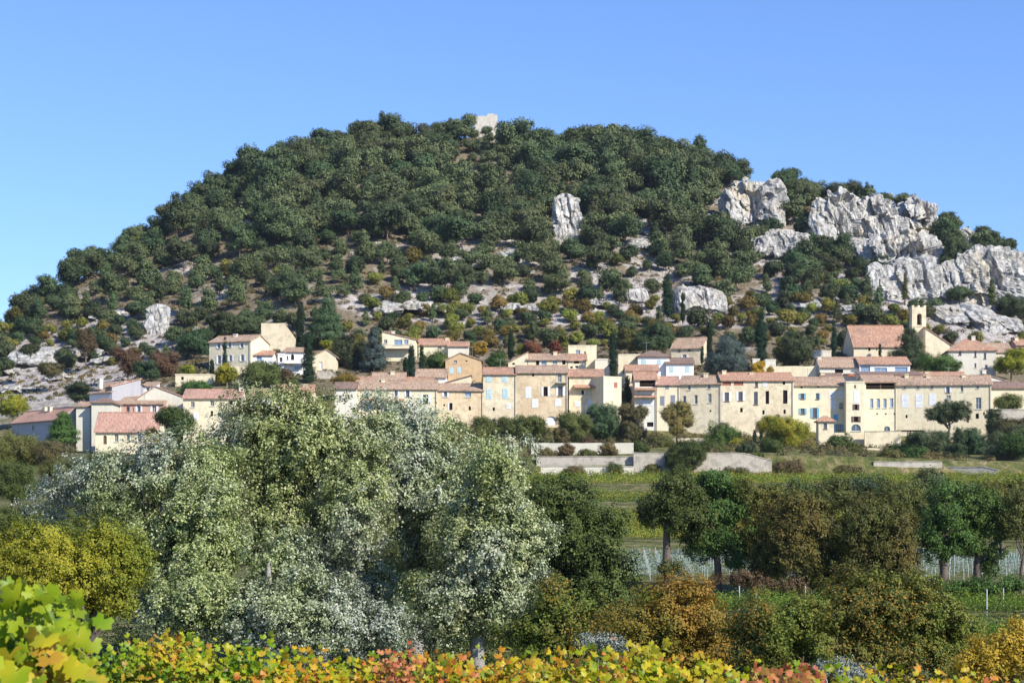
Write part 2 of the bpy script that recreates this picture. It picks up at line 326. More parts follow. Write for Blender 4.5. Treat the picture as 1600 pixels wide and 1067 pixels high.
ad = nt.nodes.new('ShaderNodeMath'); ad.operation = 'MULTIPLY_ADD'; nt.links.new(an.outputs['Fac'], ad.inputs[0]); ad.inputs[1].default_value = .3; nt.links.new(n1.outputs[0], ad.inputs[2])
hillcol = mixc(nt, soil.outputs[0], rockc.outputs[0], maprange(nt, ad.outputs[0], .56, .68))
field = ramp(nt, [(.36,(.07,.09,.025)), (.52,(.15,.15,.045)), (.66,(.32,.24,.14))]); nt.links.new(n2.outputs[0], field.inputs[0])
col = mixc(nt, field.outputs[0], hillcol, maprange(nt, sepx.outputs[1], 395, 440))
nt.links.new(col, p.inputs['Base Color']); p.inputs['Roughness'].default_value = 1
bump(nt, p, n2.outputs[0], 1.0, 1.2)
tag(link('hillside_ground', me, m), 'rocky hill and fields falling to the vineyards in front', kind='structure')

# ------------------------------------------------------------------ limestone outcrops (terrain)
m, nt, p = newmat('white_limestone'); g = nt.nodes.new('ShaderNodeNewGeometry'); pos = g.outputs['Position']
n1 = noise_n(nt, .35, 7, .7, vec=pos); mp = nt.nodes.new('ShaderNodeMapping'); mp.inputs['Scale'].default_value = (1.0,1.0,.22); nt.links.new(pos, mp.inputs[0])
n2 = noise_n(nt, .7, 6, .7, vec=mp.outputs[0]); n4 = noise_n(nt, .09, 3, .5, vec=pos)
r = ramp(nt, [(.35,(.17,.16,.15)), (.46,(.39,.37,.34)), (.58,(.58,.56,.51))]); nt.links.new(n2.outputs[0], r.inputs[0])
col = mixc(nt, r.outputs[0], (.62,.52,.34), maprange(nt, n4.outputs[0], .5, .72, 0, .6)); col = mixc(nt, col, (.20,.18,.16), maprange(nt, n1.outputs[0], .52, .66, 0, .85))
nt.links.new(col, p.inputs['Base Color']); p.inputs['Roughness'].default_value = 1; vc = nt.nodes.new('ShaderNodeTexVoronoi'); vc.feature = 'DISTANCE_TO_EDGE'; vc.inputs['Scale'].default_value = .32; mp2 = nt.nodes.new('ShaderNodeMapping'); mp2.inputs['Scale'].default_value = (1,1,.45); mp2.inputs['Rotation'].default_value = (.3,.35,0)
wp = nt.nodes.new('ShaderNodeVectorMath'); wp.operation = 'ADD'; nt.links.new(n1.outputs['Color'], wp.inputs[1]); nt.links.new(pos, wp.inputs[0]); nt.links.new(wp.outputs[0], mp2.inputs[0]); nt.links.new(mp2.outputs[0], vc.inputs['Vector'])
col = mixc(nt, (.14,.13,.11), col, maprange(nt, vc.outputs['Distance'], .0, .05, .3, 1)); nt.links.new(col, p.inputs['Base Color'])
bump(nt, p, n2.outputs[0], 1.0, .9); M['rock'] = m

ROCKREG = []
def ray_hit(px, py):
    ys_ = np.arange(440, 660, 1.0); g_ = ground((px-800)*ys_/F, ys_); pr_ = HY-(g_-ZC)*F/ys_
    w_ = np.where(pr_ <= py)[0]; return float(ys_[w_[0]]) if len(w_) else None
def rock(name, label, px, py, w, h, Y, seed, depth=1.0, sub=6, rough=1.0, mask=True, steep=None):
    """craggy outcrop of w x h photo pixels standing in the slope at distance Y"""
    hb, ht = ray_hit(px, py+h*.42), ray_hit(px, py-h*.40)
    if hb is None: hb = float(ridgeY(np.array(px)))-8
    if ht is None: ht = max(hb+4, float(ridgeY(np.array(px)))-2)
    ht = min(ht, hb+34); Y = (hb+ht)/2-min(3.0, w*.05); k = Y/F; rx, rz = w*k/2, h*k/2; ry = min(max(rx, rz)*.6, 6)*depth; shear = min((ht-hb)/(h*k*.9), 2.2)*.85
    if steep: shear = steep; Y = hb+shear*rz+ry*.3; k = Y/F; rx, rz = w*k/2, h*k/2
    import bmesh
    bm = bmesh.new(); bmesh.ops.create_icosphere(bm, subdivisions=sub, radius=1)
    off = Vector((seed*13.7, seed*5.1, seed*9.3)); sc = min(rx, rz, 8)/7*rough
    for v in bm.verts:
        d = v.co.normalized(); e = .62
        q_ = (abs(d.x)**(2/e) + abs(d.y)**(2/e) + abs(d.z)**(2/e))**(-e/2)
        b = Vector((d.x*q_*rx, d.y*q_*ry, d.z*q_*rz))
        wv_ = b + Vector((mnoise.noise(b*.25+off), mnoise.noise(b*.25-off), mnoise.noise(b*.25+off*2)))*1.6
        n = mnoise.noise(b*.10+off)*2.4 + mnoise.noise(b*.24+off)*1.0
        n += (mnoise.cell(Vector((wv_.x*.26+wv_.z*.05,wv_.y*.26,wv_.z*.08))+off)-.5)*2.3 + (mnoise.cell(Vector((wv_.x*.6+wv_.z*.15,wv_.y*.6,wv_.z*.2))+off)-.5)*.8
        n += mnoise.noise(Vector((b.x*.9,b.y*.9,b.z*.25))+off)*.7 + mnoise.noise(b*2.1+off)*.15
        v.co = b*1.02 + Vector((d.x, d.y, d.z*.8))*n*sc; v.co.y += v.co.z*shear; v.co.z -= .05*abs(v.co.x)
    me = bpy.data.meshes.new(name); bm.to_mesh(me); bm.free()
    o = link(name, me, M['rock']); o.location = at(px, py, Y)
    tag(o, label, kind='structure')
    if mask: ROCKREG.append((px, py, w/2, h/2))
    return o
rock('rock_outcrop','tall pale limestone crag in the middle of the wooded slope',889,346,58,84,540,1,depth=.7,steep=0.45)
rock('rock_outcrop','large cracked limestone crag below the right end of the pine crest',1178,322,108,96,545,2,depth=.7,steep=0.5)
rock('rock_outcrop','lower ledge of limestone under the large crag',1135,345,70,40,535,3)
rock('rock_outcrop','rounded limestone slab beside dark bushes right of centre',1218,384,98,50,525,4,steep=0.6)
rock('rock_cliff','vertical grey limestone cliff with a vertical chimney crack',1308,342,82,98,545,5,depth=.8,steep=0.3)
rock('rock_cliff','vertical limestone cliff beside the pale skyline crags',1372,350,76,86,540,6,depth=.8,steep=0.4)
rock('rock_crag','jagged limestone crag on the skyline',1441,338,66,58,545,7,depth=.7,rough=1.5,steep=0.35)
rock('rock_crag','small square limestone crag low on the skyline',1513,372,38,36,540,8,depth=.8,rough=1.3,steep=0.4)
rock('rock_crag','thin limestone spur on the skyline behind the small pine',1392,312,20,30,555,21,depth=.8,rough=1.3,steep=0.3)
rock('rock_cliff','broad white limestone dome above the bell tower',1410,398,132,88,520,9,depth=.6,steep=0.5)
rock('rock_cliff','smooth yellowish limestone base above the church',1425,438,146,76,508,10,depth=.5,rough=.7,steep=0.4)
rock('rock_cliff','long white limestone wall running to the right edge',1556,440,186,112,512,11,depth=.5,rough=.8,steep=0.45)
rock('rock_cliff','narrow limestone face between two white cliffs',1350,392,42,38,525,19,steep=0.4)
rock('rock_outcrop','rubbly limestone ledge behind the bell tower',1500,492,96,44,488,12,rough=1.2)
rock('rock_outcrop','rubbly limestone shelf above the yellow round tree',1560,508,90,42,480,13,rough=1.2)
rock('rock_outcrop','leaning limestone slab behind the tall cypress',1092,470,84,50,500,14,steep=0.5)
rock('rock_outcrop','pointed limestone rock beside the tall cypress',990,462,44,30,500,15,steep=0.5)
rock('rock_outcrop','broken ledge at the foot of the middle crag',878,372,66,40,520,41)
rock('rock_cliff','connecting limestone band right of the white dome',1475,420,60,50,520,42)
rock('rock_cliff','limestone buttress below the cracked cliff',1335,378,60,40,520,43)
rock('rock_outcrop','small pale rock high on the middle slope',1005,355,52,30,540,16)
rock('rock_outcrop','pale rock shelf under the middle crag',1000,380,46,22,530,17)
rock('rock_outcrop','steep pale rock at the foot of the left slope',244,500,48,54,490,18,depth=.6,steep=0.5)
rock('rock_outcrop','bare limestone ridge at the far left of the slope',55,556,90,34,468,20,depth=.9,rough=.7)
for i,(a,b,w,h,Y,l) in enumerate([(810,478,70,22,495,'flat pale rock shelf above the autumn shrubs'),(730,408,60,18,520,'thin pale rock band left of the middle crag'),(800,400,40,30,522,'broken pale rock left of the middle crag'),
     (690,368,30,12,535,'small light rock among pines near the centre'),(595,380,22,14,530,'single light boulder in the pine wood'),(640,478,110,26,492,'long pale scree ledge above the yellow villa'),
     (385,312,20,12,560,'small light boulder high on the left slope'),(30,605,60,20,450,'pale ledge low at the far left'),(95,585,50,18,452,'split slab on the lower left slope'),(10,575,50,22,458,'pale slab at the left edge'),(165,560,44,18,462,'small slab below the lone rust tree'),(70,625,50,14,440,'low shelf above the long low house'),(180,489,70,22,486,'pale ledge under the left end of the pine wood'),(1240,470,70,24,492,'light rock ledge above the autumn scrub on the right'),
     (930,470,60,20,495,'low pale ledge beside the pointed rock'),(130,548,60,22,466,'weathered slab on the bare left slope'),(320,492,30,14,480,'small pale rock above the three storey house'),(1330,480,70,22,492,'pale broken ledge left of the bell tower')]):
    rock('rock_outcrop', l, a, b+3, w*1.15, h*.9, Y+1.5, 30+i, sub=5, mask=False, rough=2.2)

# ------------------------------------------------------------------ foliage
def unit(n, r=rng):
    v = r.normal(size=(n, 3)); return v/np.linalg.norm(v, axis=1, keepdims=True)
def leaves(centers, normals, size, aspect=.6, r=rng):
    n = len(centers); t = np.cross(normals, unit(n, r)); t /= np.linalg.norm(t, axis=1, keepdims=True)+1e-9; b = np.cross(normals, t)
    sz = (size*r.uniform(.6, 1.35, n))[:, None]
    V = np.stack([centers-t*sz*.5, centers+b*sz*.5*aspect, centers+t*sz*.5-normals*sz*.12, centers-b*sz*.5*aspect], 1)
    return V.reshape(-1, 3)
def crown_verts(ells, lobe_r, clump_r, leaf, cover=1.0, flat=.8, up=.25, aspect=.6, r=rng, gap=.0, lobe_in=.72):
    """ells (x,y,z,rx,ry,rz): the crown; lobes lie over them, clumps over the lobes, leaves in the clumps"""
    lc = []
    for (x,y,z,a,b,c) in ells:
        area = 4*math.pi*((a*b)**1.6/3+(a*c)**1.6/3+(b*c)**1.6/3)**(1/1.6)
        n = max(5, int(area/(lobe_r**2*2.9)))
        d = unit(n, r); rad = lobe_in + r.uniform(-.34, .24, n)
        rr = lobe_r*r.uniform(.5, 1.45, n)
        pos = np.stack([x+d[:,0]*np.maximum(a-rr*.5,a*.4)*rad/.72*.86, y+d[:,1]*np.maximum(b-rr*.5,b*.4)*rad/.72*.86, z+d[:,2]*np.maximum(c-rr*.5,c*.4)*rad/.72*.86], 1)
        cdir = (pos-np.array([x,y,z]))/np.array([a,b,c]); lc.append(np.column_stack([pos, rr, cdir]))
    L = np.concatenate(lc)
    if gap > 0: L = L[r.random(len(L)) > gap]
    C_, D_ = [], []
    for (x,y,z,rr,c0,c1,c2) in L:
        k = max(4, int(4*math.pi*rr*rr/(math.pi*clump_r**2)*.75)); d = unit(k, r); d[:,2] = d[:,2]*.9+.12
        C_.append(np.array([x,y,z]) + d*rr*np.array([1,1,flat])*r.uniform(.82,1.12,(k,1))); dq = d*.65+np.array([c0,c1,c2])*.75; dq /= np.linalg.norm(dq,axis=1,keepdims=True)+1e-9; D_.append(dq)
    CC = np.concatenate(C_); DD = np.concatenate(D_)
    per = max(2, int(round(cover*math.pi*clump_r**2/(leaf*leaf*aspect*.5)*.62)))
    cc = np.repeat(CC, per, 0); dd = np.repeat(DD, per, 0); n = len(cc)
    cc = cc + r.normal(size=(n,3))*clump_r*.45
    nn = dd*1.0 + unit(n, r)*.62 + np.array([0,0,up]); nn /= np.linalg.norm(nn, axis=1, keepdims=True)+1e-9
    return leaves(cc, nn, leaf, aspect, r), L[:, :4]
def quads(name, V): return np_mesh(name, V, np.arange(len(V)), 4)

def trunk_mb(h, r0, lobes, nl=6, lean=0.0, seg=7, fork=.35, rr=random):
    mb = MB(); top = (lean, 0, h*.8)
    pts = [(0,0,-.6),(lean*.15,0,h*.15),(lean*.35+rr.uniform(-.05,.05)*h,rr.uniform(-.04,.04)*h,h*.4),(lean*.7,0,h*.62),top]
    mb.tube(pts, [r0*1.25,r0,r0*.8,r0*.55,r0*.25], seg)
    idx = list(range(len(lobes))); rr.shuffle(idx)
    for i in idx[:nl]:
        x,y,z,q = lobes[i]; t = min(max(fork+rr.uniform(-.1,.2), .15), .75)
        s = Vector((lean*t, 0, h*t)); e = Vector((float(x),float(y),float(z))); mid = s.lerp(e,.5)+Vector((rr.uniform(-.06,.06)*h,0,-.03*h))
        mb.tube([s, mid, e], [r0*.5,r0*.32,r0*.1], 5)
    return mb

def tree_thing(name, label, cat, loc, ells, mat, lobe_r, clump_r, leaf, cover=1, group=None, r0=None, barkm='bark', nl=6, seed=0, lean=0, fork=.35, rz=0, **kw):
    r = np.random.default_rng(seed+1000); t = empty(name, loc, rz); tag(t, label, cat, group)
    V, L = crown_verts(ells, lobe_r, clump_r, leaf, cover, r=r, **kw)
    h = max(e[2]+e[5] for e in ells)
    rr = random.Random(seed)
    trunk_mb(h, r0 or h*.022, L, nl, lean, fork=fork, rr=rr).build('trunk', M[barkm], t, smooth=True)
    link('crown', quads('crown', V), M[mat], t)
    return t

def copy_tree(src, loc, rz, sc):
    c = src.copy(); C.objects.link(c); c.location = loc; c.rotation_euler = (0,0,rz); c.scale = sc
    for ch in src.children:
        d = ch.copy(); C.objects.link(d); d.parent = c
    return c

# prototypes of hill trees; raw vertices kept for the merged far wood
def pine_ells(rr, h, w):
    e = [(0,0,h*.60,w*.38,w*.38,h*.30)]
    for k in range(rr.randint(6,9)):
        a = rr.uniform(0,6.28); d = w*rr.uniform(.2,.4)
        e.append((math.cos(a)*d, math.sin(a)*d, h*rr.uniform(.3,.9), w*rr.uniform(.15,.24), w*rr.uniform(.15,.24), h*rr.uniform(.08,.14)))
    return e
PROTO = {}; PV = {}
def proto(kind, n, name, cat, mat, ellf, lobe, clump, leaf, cover, **kw):
    PROTO[kind] = []; PV[kind] = []
    for i in range(n):
        rr = random.Random(i*7+3); e = ellf(rr)
        t = tree_thing(name, '', cat, (0,0,0), e, mat, lobe, clump, leaf, cover, seed=i*11+len(kind), **kw)
        PROTO[kind].append(t); me = [c for c in t.children if c.name.startswith('crown')][0].data; v = np.zeros(len(me.vertices)*3, np.float32); me.vertices.foreach_get('co', v); v = v.reshape(-1,4,3); v = v[::3]; c_ = v.mean(1, keepdims=True); PV[kind].append(((v-c_)*1.5+c_).reshape(-1,3))
proto('pine', 9, 'pine_tree', 'pine', 'pine', lambda rr: pine_ells(rr, 8.6*rr.uniform(.85,1.15), 8.6*rr.uniform(.8,1.15)), 1.5, .5, .46, .8, gap=.1, flat=.72, up=.35, aspect=.5, nl=5)
def conic(rr):
    h = 9.5*rr.uniform(.9,1.15); w = 4.6*rr.uniform(.85,1.1); return [(rr.uniform(-.3,.3),rr.uniform(-.3,.3),h*f,w*.5*s,w*.5*s,h*.16) for f, s in ((.34,1),(.5,.9),(.66,.7),(.82,.42))]
proto('conic', 4, 'pine_tree', 'pine', 'pine', conic, 0.75, .4, .42, .8, flat=.75, up=.35, aspect=.5, nl=3)
def roundell(h, w): return lambda rr: [(0,0,h*.56,w*.42,w*.42,h*.38)]+[(math.cos(a)*w*.24,math.sin(a)*w*.24,h*rr.uniform(.4,.7),w*.26,w*.26,h*.24) for a in [rr.uniform(0,6.28) for _ in range(4)]]
proto('holm', 6, 'holm_oak', 'oak tree', 'holm', roundell(5.4,5.6), .8, .36, .36, .85, nl=3)
proto('autumn', 6, 'autumn_tree', 'autumn tree', 'autumn', roundell(4.6,4.8), .7, .34, .34, .7, nl=4)

CARVE = []   # image regions with houses etc are handled by the distance rows; hill zone only
def blocked(px, py, grow=1.0):
    for (a,b,w,h) in ROCKREG:
        if ((px-a)/(w*grow))**2 + ((py-b)/(h*grow))**2 < 1: return True
    return False
def relief(px, py):  # 0 dense wood .. 1 open scree
    op = 0
    for (a,b,w,h,s) in BLOBS:
        d = ((px-a)/w)**2+((py-b)/h)**2
        if d < 1: op = max(op, s*min(1,(1-d)*2.5))
    return op
cand = []; rr = random.Random(21)
for k in range(42000):
    Y = 468 + (700-468)*rr.random(); px = rr.uniform(-140, 1740); yr = float(ridgeY(np.array(px)))
    if Y > yr+14: continue
    cand.append((px, Y, (px-800)*Y/F))
arr = np.array(cand); gzv = ground(arr[:,2], arr[:,1])
placed = {}; chosen = []
def near(x, y, d):
    cx, cy = int(x//8), int(y//8)
    for i in (-1,0,1):
        for j in (-1,0,1):
            for (a,b) in placed.get((cx+i,cy+j), ()):
                if (a-x)**2+(b-y)**2 < d*d: return True
    return False
for (px,Y,x),z in zip(cand, gzv):
    py = HY-(z-ZC)*F/Y; pyc = py-4.5*F/Y*.6; op = relief(px, pyc); yr = float(ridgeY(np.array(px)))
    if blocked(px, pyc, .98) or blocked(px, py, .8): continue
    if rr.random() < op*(.62 if (py > 470 and 420 < px < 1330) else .85): continue
    t = (Y-475)/(yr-475)
    low = py > 440 + (30 if px < 900 else 0)
    # autumn scrub belt right above the village
    belt = (py > 470 and px > 560) or (py > 500)
    d = ((5.6 if py < 440 else 6.0) if t < .85 else 4.8) if not belt else 4.0
    if near(x, Y, d): continue
    placed.setdefault((int(x//8), int(Y//8)), []).append((x, Y))
    u = rr.random()
    if belt: kind = 'autumn' if u < (.62 if px > 600 else .3) else ('holm' if u < .92 else 'conic')
    elif t > .8 and px > 1230: kind = 'holm' if u < .4 else 'pine'
    elif px > 1200: kind = 'holm' if u < .6 else ('pine' if u < .9 else 'autumn')
    elif py > 380: kind = 'pine' if u < .55 else ('holm' if u < .78 else ('conic' if u < .93 else 'autumn'))
    else: kind = 'pine' if u < .86 else ('conic' if u < .95 else 'holm')
    sc = rr.choice([rr.uniform(.7, 1.1), rr.uniform(1.0, 1.6)])
    if kind == 'holm' and not belt: sc *= 1.15
    if py > 400 and kind in ('pine','conic'): sc *= .8
    if belt: sc *= .95
    if t > .93 and kind == 'pine': sc = rr.uniform(.8, 1.25)
    if px > 1250 and t > .8: sc *= .6
    sc *= min(1.05, Y/600)**1.5
    if 722 < px < 792 and t > .72: sc *= .5
    chosen.append([kind, px, py, x, Y, z, sc, rr.uniform(0,6.28), t])
def zone_label(kind, px, py, t):
    word = {'pine':'round topped dark green pine','conic':'slender pointed green pine','holm':'low dark evergreen oak','autumn':'small tree turning yellow and rust'}[kind]
    if t > .93:
        side = 'left of the ruined tower' if px < 745 else ('right of the ruined tower' if px < 1150 else 'beside the pale skyline crags')
        return f'{word} on the skyline {side}'
    if py > 440: zone = 'low on the slope above the left houses' if px < 520 else ('low on the slope above the middle of the village' if px < 1150 else 'low on the slope above the church')
    elif px < 420: zone = 'on the left shoulder of the wooded hill'
    elif px < 860: zone = 'in the wood below the ruined tower' 
    elif px < 1150: zone = 'in the wood right of the middle crag'
    else: zone = 'between the white cliffs'
    return f'{word} {zone}'
inview = [c for c in chosen if -30 < c[1] < 1630]
print('hill trees', len(chosen), {k: sum(c[0]==k for c in chosen) for k in PROTO})
stuffV = {'pine': [], 'holm': [], 'autumn': []}
rest = {'pine': [], 'conic': [], 'holm': [], 'autumn': []}
for kind, cap in (('pine', 235), ('conic', 60), ('holm', 220), ('autumn', 130)):
    lst = [c for c in chosen if c[0] == kind]; lst.sort(key=lambda c: (not (-30 < c[1] < 1630), -(c[6]/c[4] + (0.0006 if c[8] > .9 else 0) + (.0003 if c[8] < .4 else 0))))
    for i, c in enumerate(lst):
        _, px, py, x, Y, z, sc, a, t = c; k = i % len(PROTO[kind])
        if i < cap:
            s3 = (sc*R(.9,1.1), sc*R(.9,1.1), sc)
            o = copy_tree(PROTO[kind][k], (x, Y, z-.3), a, s3); lab = zone_label(kind, px, py, t)
            o['label'] = lab; o['group'] = lab.split(' ',1)[0] and {'pine':'pines','conic':'pointed pines','holm':'evergreen oaks','autumn':'autumn trees'}[kind] + ' ' + lab.split(' ', {'pine':5,'conic':4,'holm':4,'autumn':6}[kind])[-1]
        else:
            v = PV[kind][k]; ca, sa = math.cos(a), math.sin(a)
            w = np.stack([(v[:,0]*ca-v[:,1]*sa)*sc+x, (v[:,0]*sa+v[:,1]*ca)*sc+Y, v[:,2]*sc+z-.3], 1)
            stuffV['pine' if kind == 'conic' else kind].append(w)
for k, nm, lb in (('pine','pine_wood','rest of the dense green pine wood covering the hill'),('holm','evergreen_scrub','rest of the dark evergreen oaks scattered over the hill'),('autumn','autumn_scrub','rest of the yellow and rust scrub above the village')):
    if stuffV[k]:
        V = np.concatenate(stuffV[k]); print(nm, len(V)//4)
        tag(link(nm, quads(nm, V), M[k]), lb, 'woodland', kind='stuff')
for k in PROTO:                                      # prototypes go away
    for t in PROTO[k]:
        for ch in list(t.children): bpy.data.objects.remove(ch)
        bpy.data.objects.remove(t)

# low scrub between the trees
pts = []
for k in range(9000):
    Y = rr.uniform(436, 640); px = rr.uniform(-120, 1720)
    if Y > float(ridgeY(np.array(px))): continue
    pts.append((px, Y))
pa = np.array(pts); X_ = (pa[:,0]-800)*pa[:,1]/F; Z_ = ground(X_, pa[:,1]); PYs = HY-(Z_-ZC)*F/pa[:,1]
keep = [(x,y,z) for x,y,z,px,py in zip(X_, pa[:,1], Z_, pa[:,0], PYs) if not blocked(px, py-3, .85) and rr.random() > relief(px,py)*(.55 if px > 250 else .15)]
base = np.array(keep); nb = len(base); print('scrub', nb)
rad = rng.uniform(.4, 1.3, nb); per = 42
cc = np.repeat(base, per, 0); d = unit(nb*per); d[:,2] = np.abs(d[:,2]); rd = np.repeat(rad, per)[:,None]
cc = cc + d*rd*np.array([1,1,.85])*rng.uniform(.7,1.05,(len(cc),1)); nn = d*.8+unit(len(cc))*.6+np.array([0,0,.2]); nn /= np.linalg.norm(nn,axis=1,keepdims=True)
tag(link('scrub', quads('scrub', leaves(cc, nn, .42, .7)), M['scrub']), 'low scrub and dry herbs between the trees on the rocky hill', 'scrub', kind='stuff')

# ------------------------------------------------------------------ air: faint haze volume added to lift the hill's shadows
hz = MB().box(-700, 700, -20, 800, 0.5, 190).build('haze', bpy.data.materials.new('thin_air_haze')); hm = hz.data.materials[0]; hm.use_nodes = True
hn = hm.node_tree; hn.nodes.remove(hn.nodes['Principled BSDF']); pv = hn.nodes.new('ShaderNodeVolumePrincipled'); pv.inputs['Density'].default_value = .00005; pv.inputs['Color'].default_value = (.80,.88,1,1); pv.inputs['Anisotropy'].default_value = .3
hn.links.new(pv.outputs[0], hn.nodes['Material Output'].inputs['Volume']); tag(hz, 'added thin blue haze between the fields and the hill', 'haze', kind='stuff')
# ------------------------------------------------------------------ houses
def arch_pts(u0, u1, z0, z1, n=8):
    """outline of an arch-topped opening"""
    r = (u1-u0)/2; c = (u0+u1)/2; zs = z1-min(r, z1-z0)
    return [(u0,z0)]+[(c-r*math.cos(math.pi*k/n), zs+min(r, z1-z0)*math.sin(math.pi*k/n)) for k in range(n+1)]+[(u1,z0)]

def house(name, label, x0, x1, eave, base, Y0, Y1=None, depth=8, ridge=None, roof='g', wall='cream', rmat='tile', wins=(), chim=(), cat='house', group=None, sink=3.5, over=.4, apex=.5, parts=None, eave1=None):
    """x0,x1,eave,base,ridge in photo pixels; Y0,Y1 distances of the two facade corners"""
    if Y1 is None: Y1 = Y0
    p0 = ((x0-800)*Y0/F, Y0); p1 = ((x1-800)*Y1/F, Y1)
    Wd = math.hypot(p1[0]-p0[0], p1[1]-p0[1]); rz = math.atan2(p1[1]-p0[1], p1[0]-p0[0]); Ym = (Y0+Y1)/2
    zb = ZC+(HY-base)*Ym/F
    t = empty(name, (p0[0], p0[1], zb), rz); tag(t, label, cat, group)
    ze = ZC+(HY-eave)*Ym/F-zb; D = depth
    rv = {'g': D/2, 's': D, 'h': D/2, 'e': 0.0, 'r': 0, 'l': 0, 'f': 0}[roof]
    zr = ZC+(HY-ridge)*(Ym+rv)/F-zb if ridge is not None else ze+1.5
    ops = []
    ca, sa = math.cos(rz), math.sin(rz)
    for w in wins:
        px, py, ww, wh, st = w[:5]; sh = w[5] if len(w) > 5 else None
        k = (px-800)/F; den = ca-k*sa; u = (k*p0[1]-p0[0])/den; Yw = p0[1]+u*sa
        hw = ww*Yw/F/2/abs(ca+.15*abs(sa)); z = ZC+(HY-py)*Yw/F-zb; hh = wh*Yw/F/2
        u0, u1, z0, z1 = max(u-hw,.12), min(u+hw,Wd-.12), max(z-hh,0.02), min(z+hh, ze-.12)
        if u1-u0 < .2 or z1-z0 < .2: continue
        ops.append((u0,u1,z0,z1,st,sh))
    # front wall with real openings
    mb = MB(); us = sorted({0,Wd}|{o[0] for o in ops}|{o[1] for o in ops}); zs = sorted({-sink,ze}|{o[2] for o in ops}|{o[3] for o in ops})
    for a, b in zip(us, us[1:]):
        for c, d in zip(zs, zs[1:]):
            if b-a < 1e-4 or d-c < 1e-4: continue
            mu, mz = (a+b)/2, (c+d)/2
            if any(o[0] < mu < o[1] and o[2] < mz < o[3] for o in ops): continue
            mb.poly([(a,0,c),(b,0,c),(b,0,d),(a,0,d)])
    for (u0,u1,z0,z1,st,sh) in ops:
        r = 1.8 if st == 'L' else .28
        mb.poly([(u0,0,z0),(u0,0,z1),(u0,r,z1),(u0,r,z0)]); mb.poly([(u1,0,z0),(u1,r,z0),(u1,r,z1),(u1,0,z1)])
        mb.poly([(u0,0,z0),(u0,r,z0),(u1,r,z0),(u1,0,z0)]); mb.poly([(u0,0,z1),(u1,0,z1),(u1,r,z1),(u0,r,z1)])
        if st in 'aA':
            ap = arch_pts(u0,u1,z0,z1); h = len(ap)//2; y = -.002
            mb.poly([(u0,y,z1)]+[(p[0],y,p[1]) for p in ap[h::-1]][:-1]); mb.poly([(u1,y,z1)]+[(p[0],y,p[1]) for p in ap[h:-1]])
    if roof == 'g' or roof == 's':
        prof = [(0,-sink),(D,-sink)]+([(D,ze if roof == 'g' else zr)])+([(D/2,zr)] if roof == 'g' else [])+[(0,ze)]
        for u in (0, Wd): mb.poly([(u,y,z) for y,z in prof])
        zb2 = ze if roof == 'g' else zr; mb.poly([(0,D,-sink),(Wd,D,-sink),(Wd,D,zb2),(0,D,zb2)])
    else:
        zl, zrr = (ze,ze)
        if roof == 'e': mb.poly([(0,0,ze),(Wd,0,ze),(Wd*apex,0,zr)]); mb.poly([(0,D,ze),(Wd,D,ze),(Wd*apex,D,zr)])
        if roof == 'r': zrr = zr; mb.poly([(0,0,ze),(Wd,0,ze),(Wd,0,zr)]); mb.poly([(0,D,ze),(Wd,D,ze),(Wd,D,zr)])
        if roof == 'l': zl = zr; mb.poly([(0,0,ze),(Wd,0,ze),(0,0,zr)]); mb.poly([(0,D,ze),(Wd,D,ze),(0,D,zr)])
        mb.poly([(0,0,-sink),(0,D,-sink),(0,D,zl),(0,0,zl)]); mb.poly([(Wd,0,-sink),(Wd,D,-sink),(Wd,D,zrr),(Wd,0,zrr)]); mb.poly([(0,D,-sink),(Wd,D,-sink),(Wd,D,ze),(0,D,ze)])
    mb.build('wall', M[wall], t)
    # roof
    rb = MB(); o = over; th = .2; e = .06
    if roof == 'g':
        s = (zr-ze)/(D/2); rb.slab([(-.25,-o,ze-s*o+e),(Wd+.25,-o,ze-s*o+e),(Wd+.25,D/2,zr+e),(-.25,D/2,zr+e)], th); rb.slab([(Wd+.25,D+o,ze-s*o+e),(-.25,D+o,ze-s*o+e),(-.25,D/2+.004,zr+e),(Wd+.25,D/2+.004,zr+e)], th)
        rb.tube([(-.25,D/2,zr+e+.03),(Wd+.25,D/2,zr+e+.03)], [.13,.13], 6)
    elif roof == 's':
        s = (zr-ze)/D; rb.slab([(-.2,-o,ze-s*o+e),(Wd+.2,-o,ze-s*o+e),(Wd+.2,D+.2,zr+s*.2+e),(-.2,D+.2,zr+s*.2+e)], th)
    elif roof == 'h':
        i = min(D/2, Wd*.42); s = (zr-ze)/(D/2); q = ze-s*o+e; A=(-o,-o,q);B=(Wd+o,-o,q);Cc=(Wd+o,D+o,q);Dd=(-o,D+o,q);P=(i,D/2,zr+e);Q=(Wd-i,D/2,zr+e)
        rb.slab([A,B,Q,P], th); rb.slab([B,Cc,Q], th); rb.slab([Cc,Dd,P,Q], th); rb.slab([Dd,A,P], th)
    elif roof == 'e':
        m = Wd*apex; s0 = (zr-ze)/m; s1 = (zr-ze)/(Wd-m); rb.slab([(-o,-.2,ze-s0*o+e),(m,-.2,zr+e),(m,D+.2,zr+e),(-o,D+.2,ze-s0*o+e)], th); rb.slab([(m,-.2,zr+e),(Wd+o,-.2,ze-s1*o+e),(Wd+o,D+.2,ze-s1*o+e),(m,D+.2,zr+e)], th)
    elif roof == 'r':
        s = (zr-ze)/Wd; rb.slab([(-o,-.2,ze-s*o+e),(Wd+.15,-.2,zr+e),(Wd+.15,D+.2,zr+e),(-o,D+.2,ze-s*o+e)], th)
    elif roof == 'l':
        s = (zr-ze)/Wd; rb.slab([(-.15,-.2,zr+e),(Wd+o,-.2,ze-s*o+e),(Wd+o,D+.2,ze-s*o+e),(-.15,D+.2,zr+e)], th)
    else:
        rb.box(-.08,Wd+.08,-.08,D+.08,ze,ze+.25)
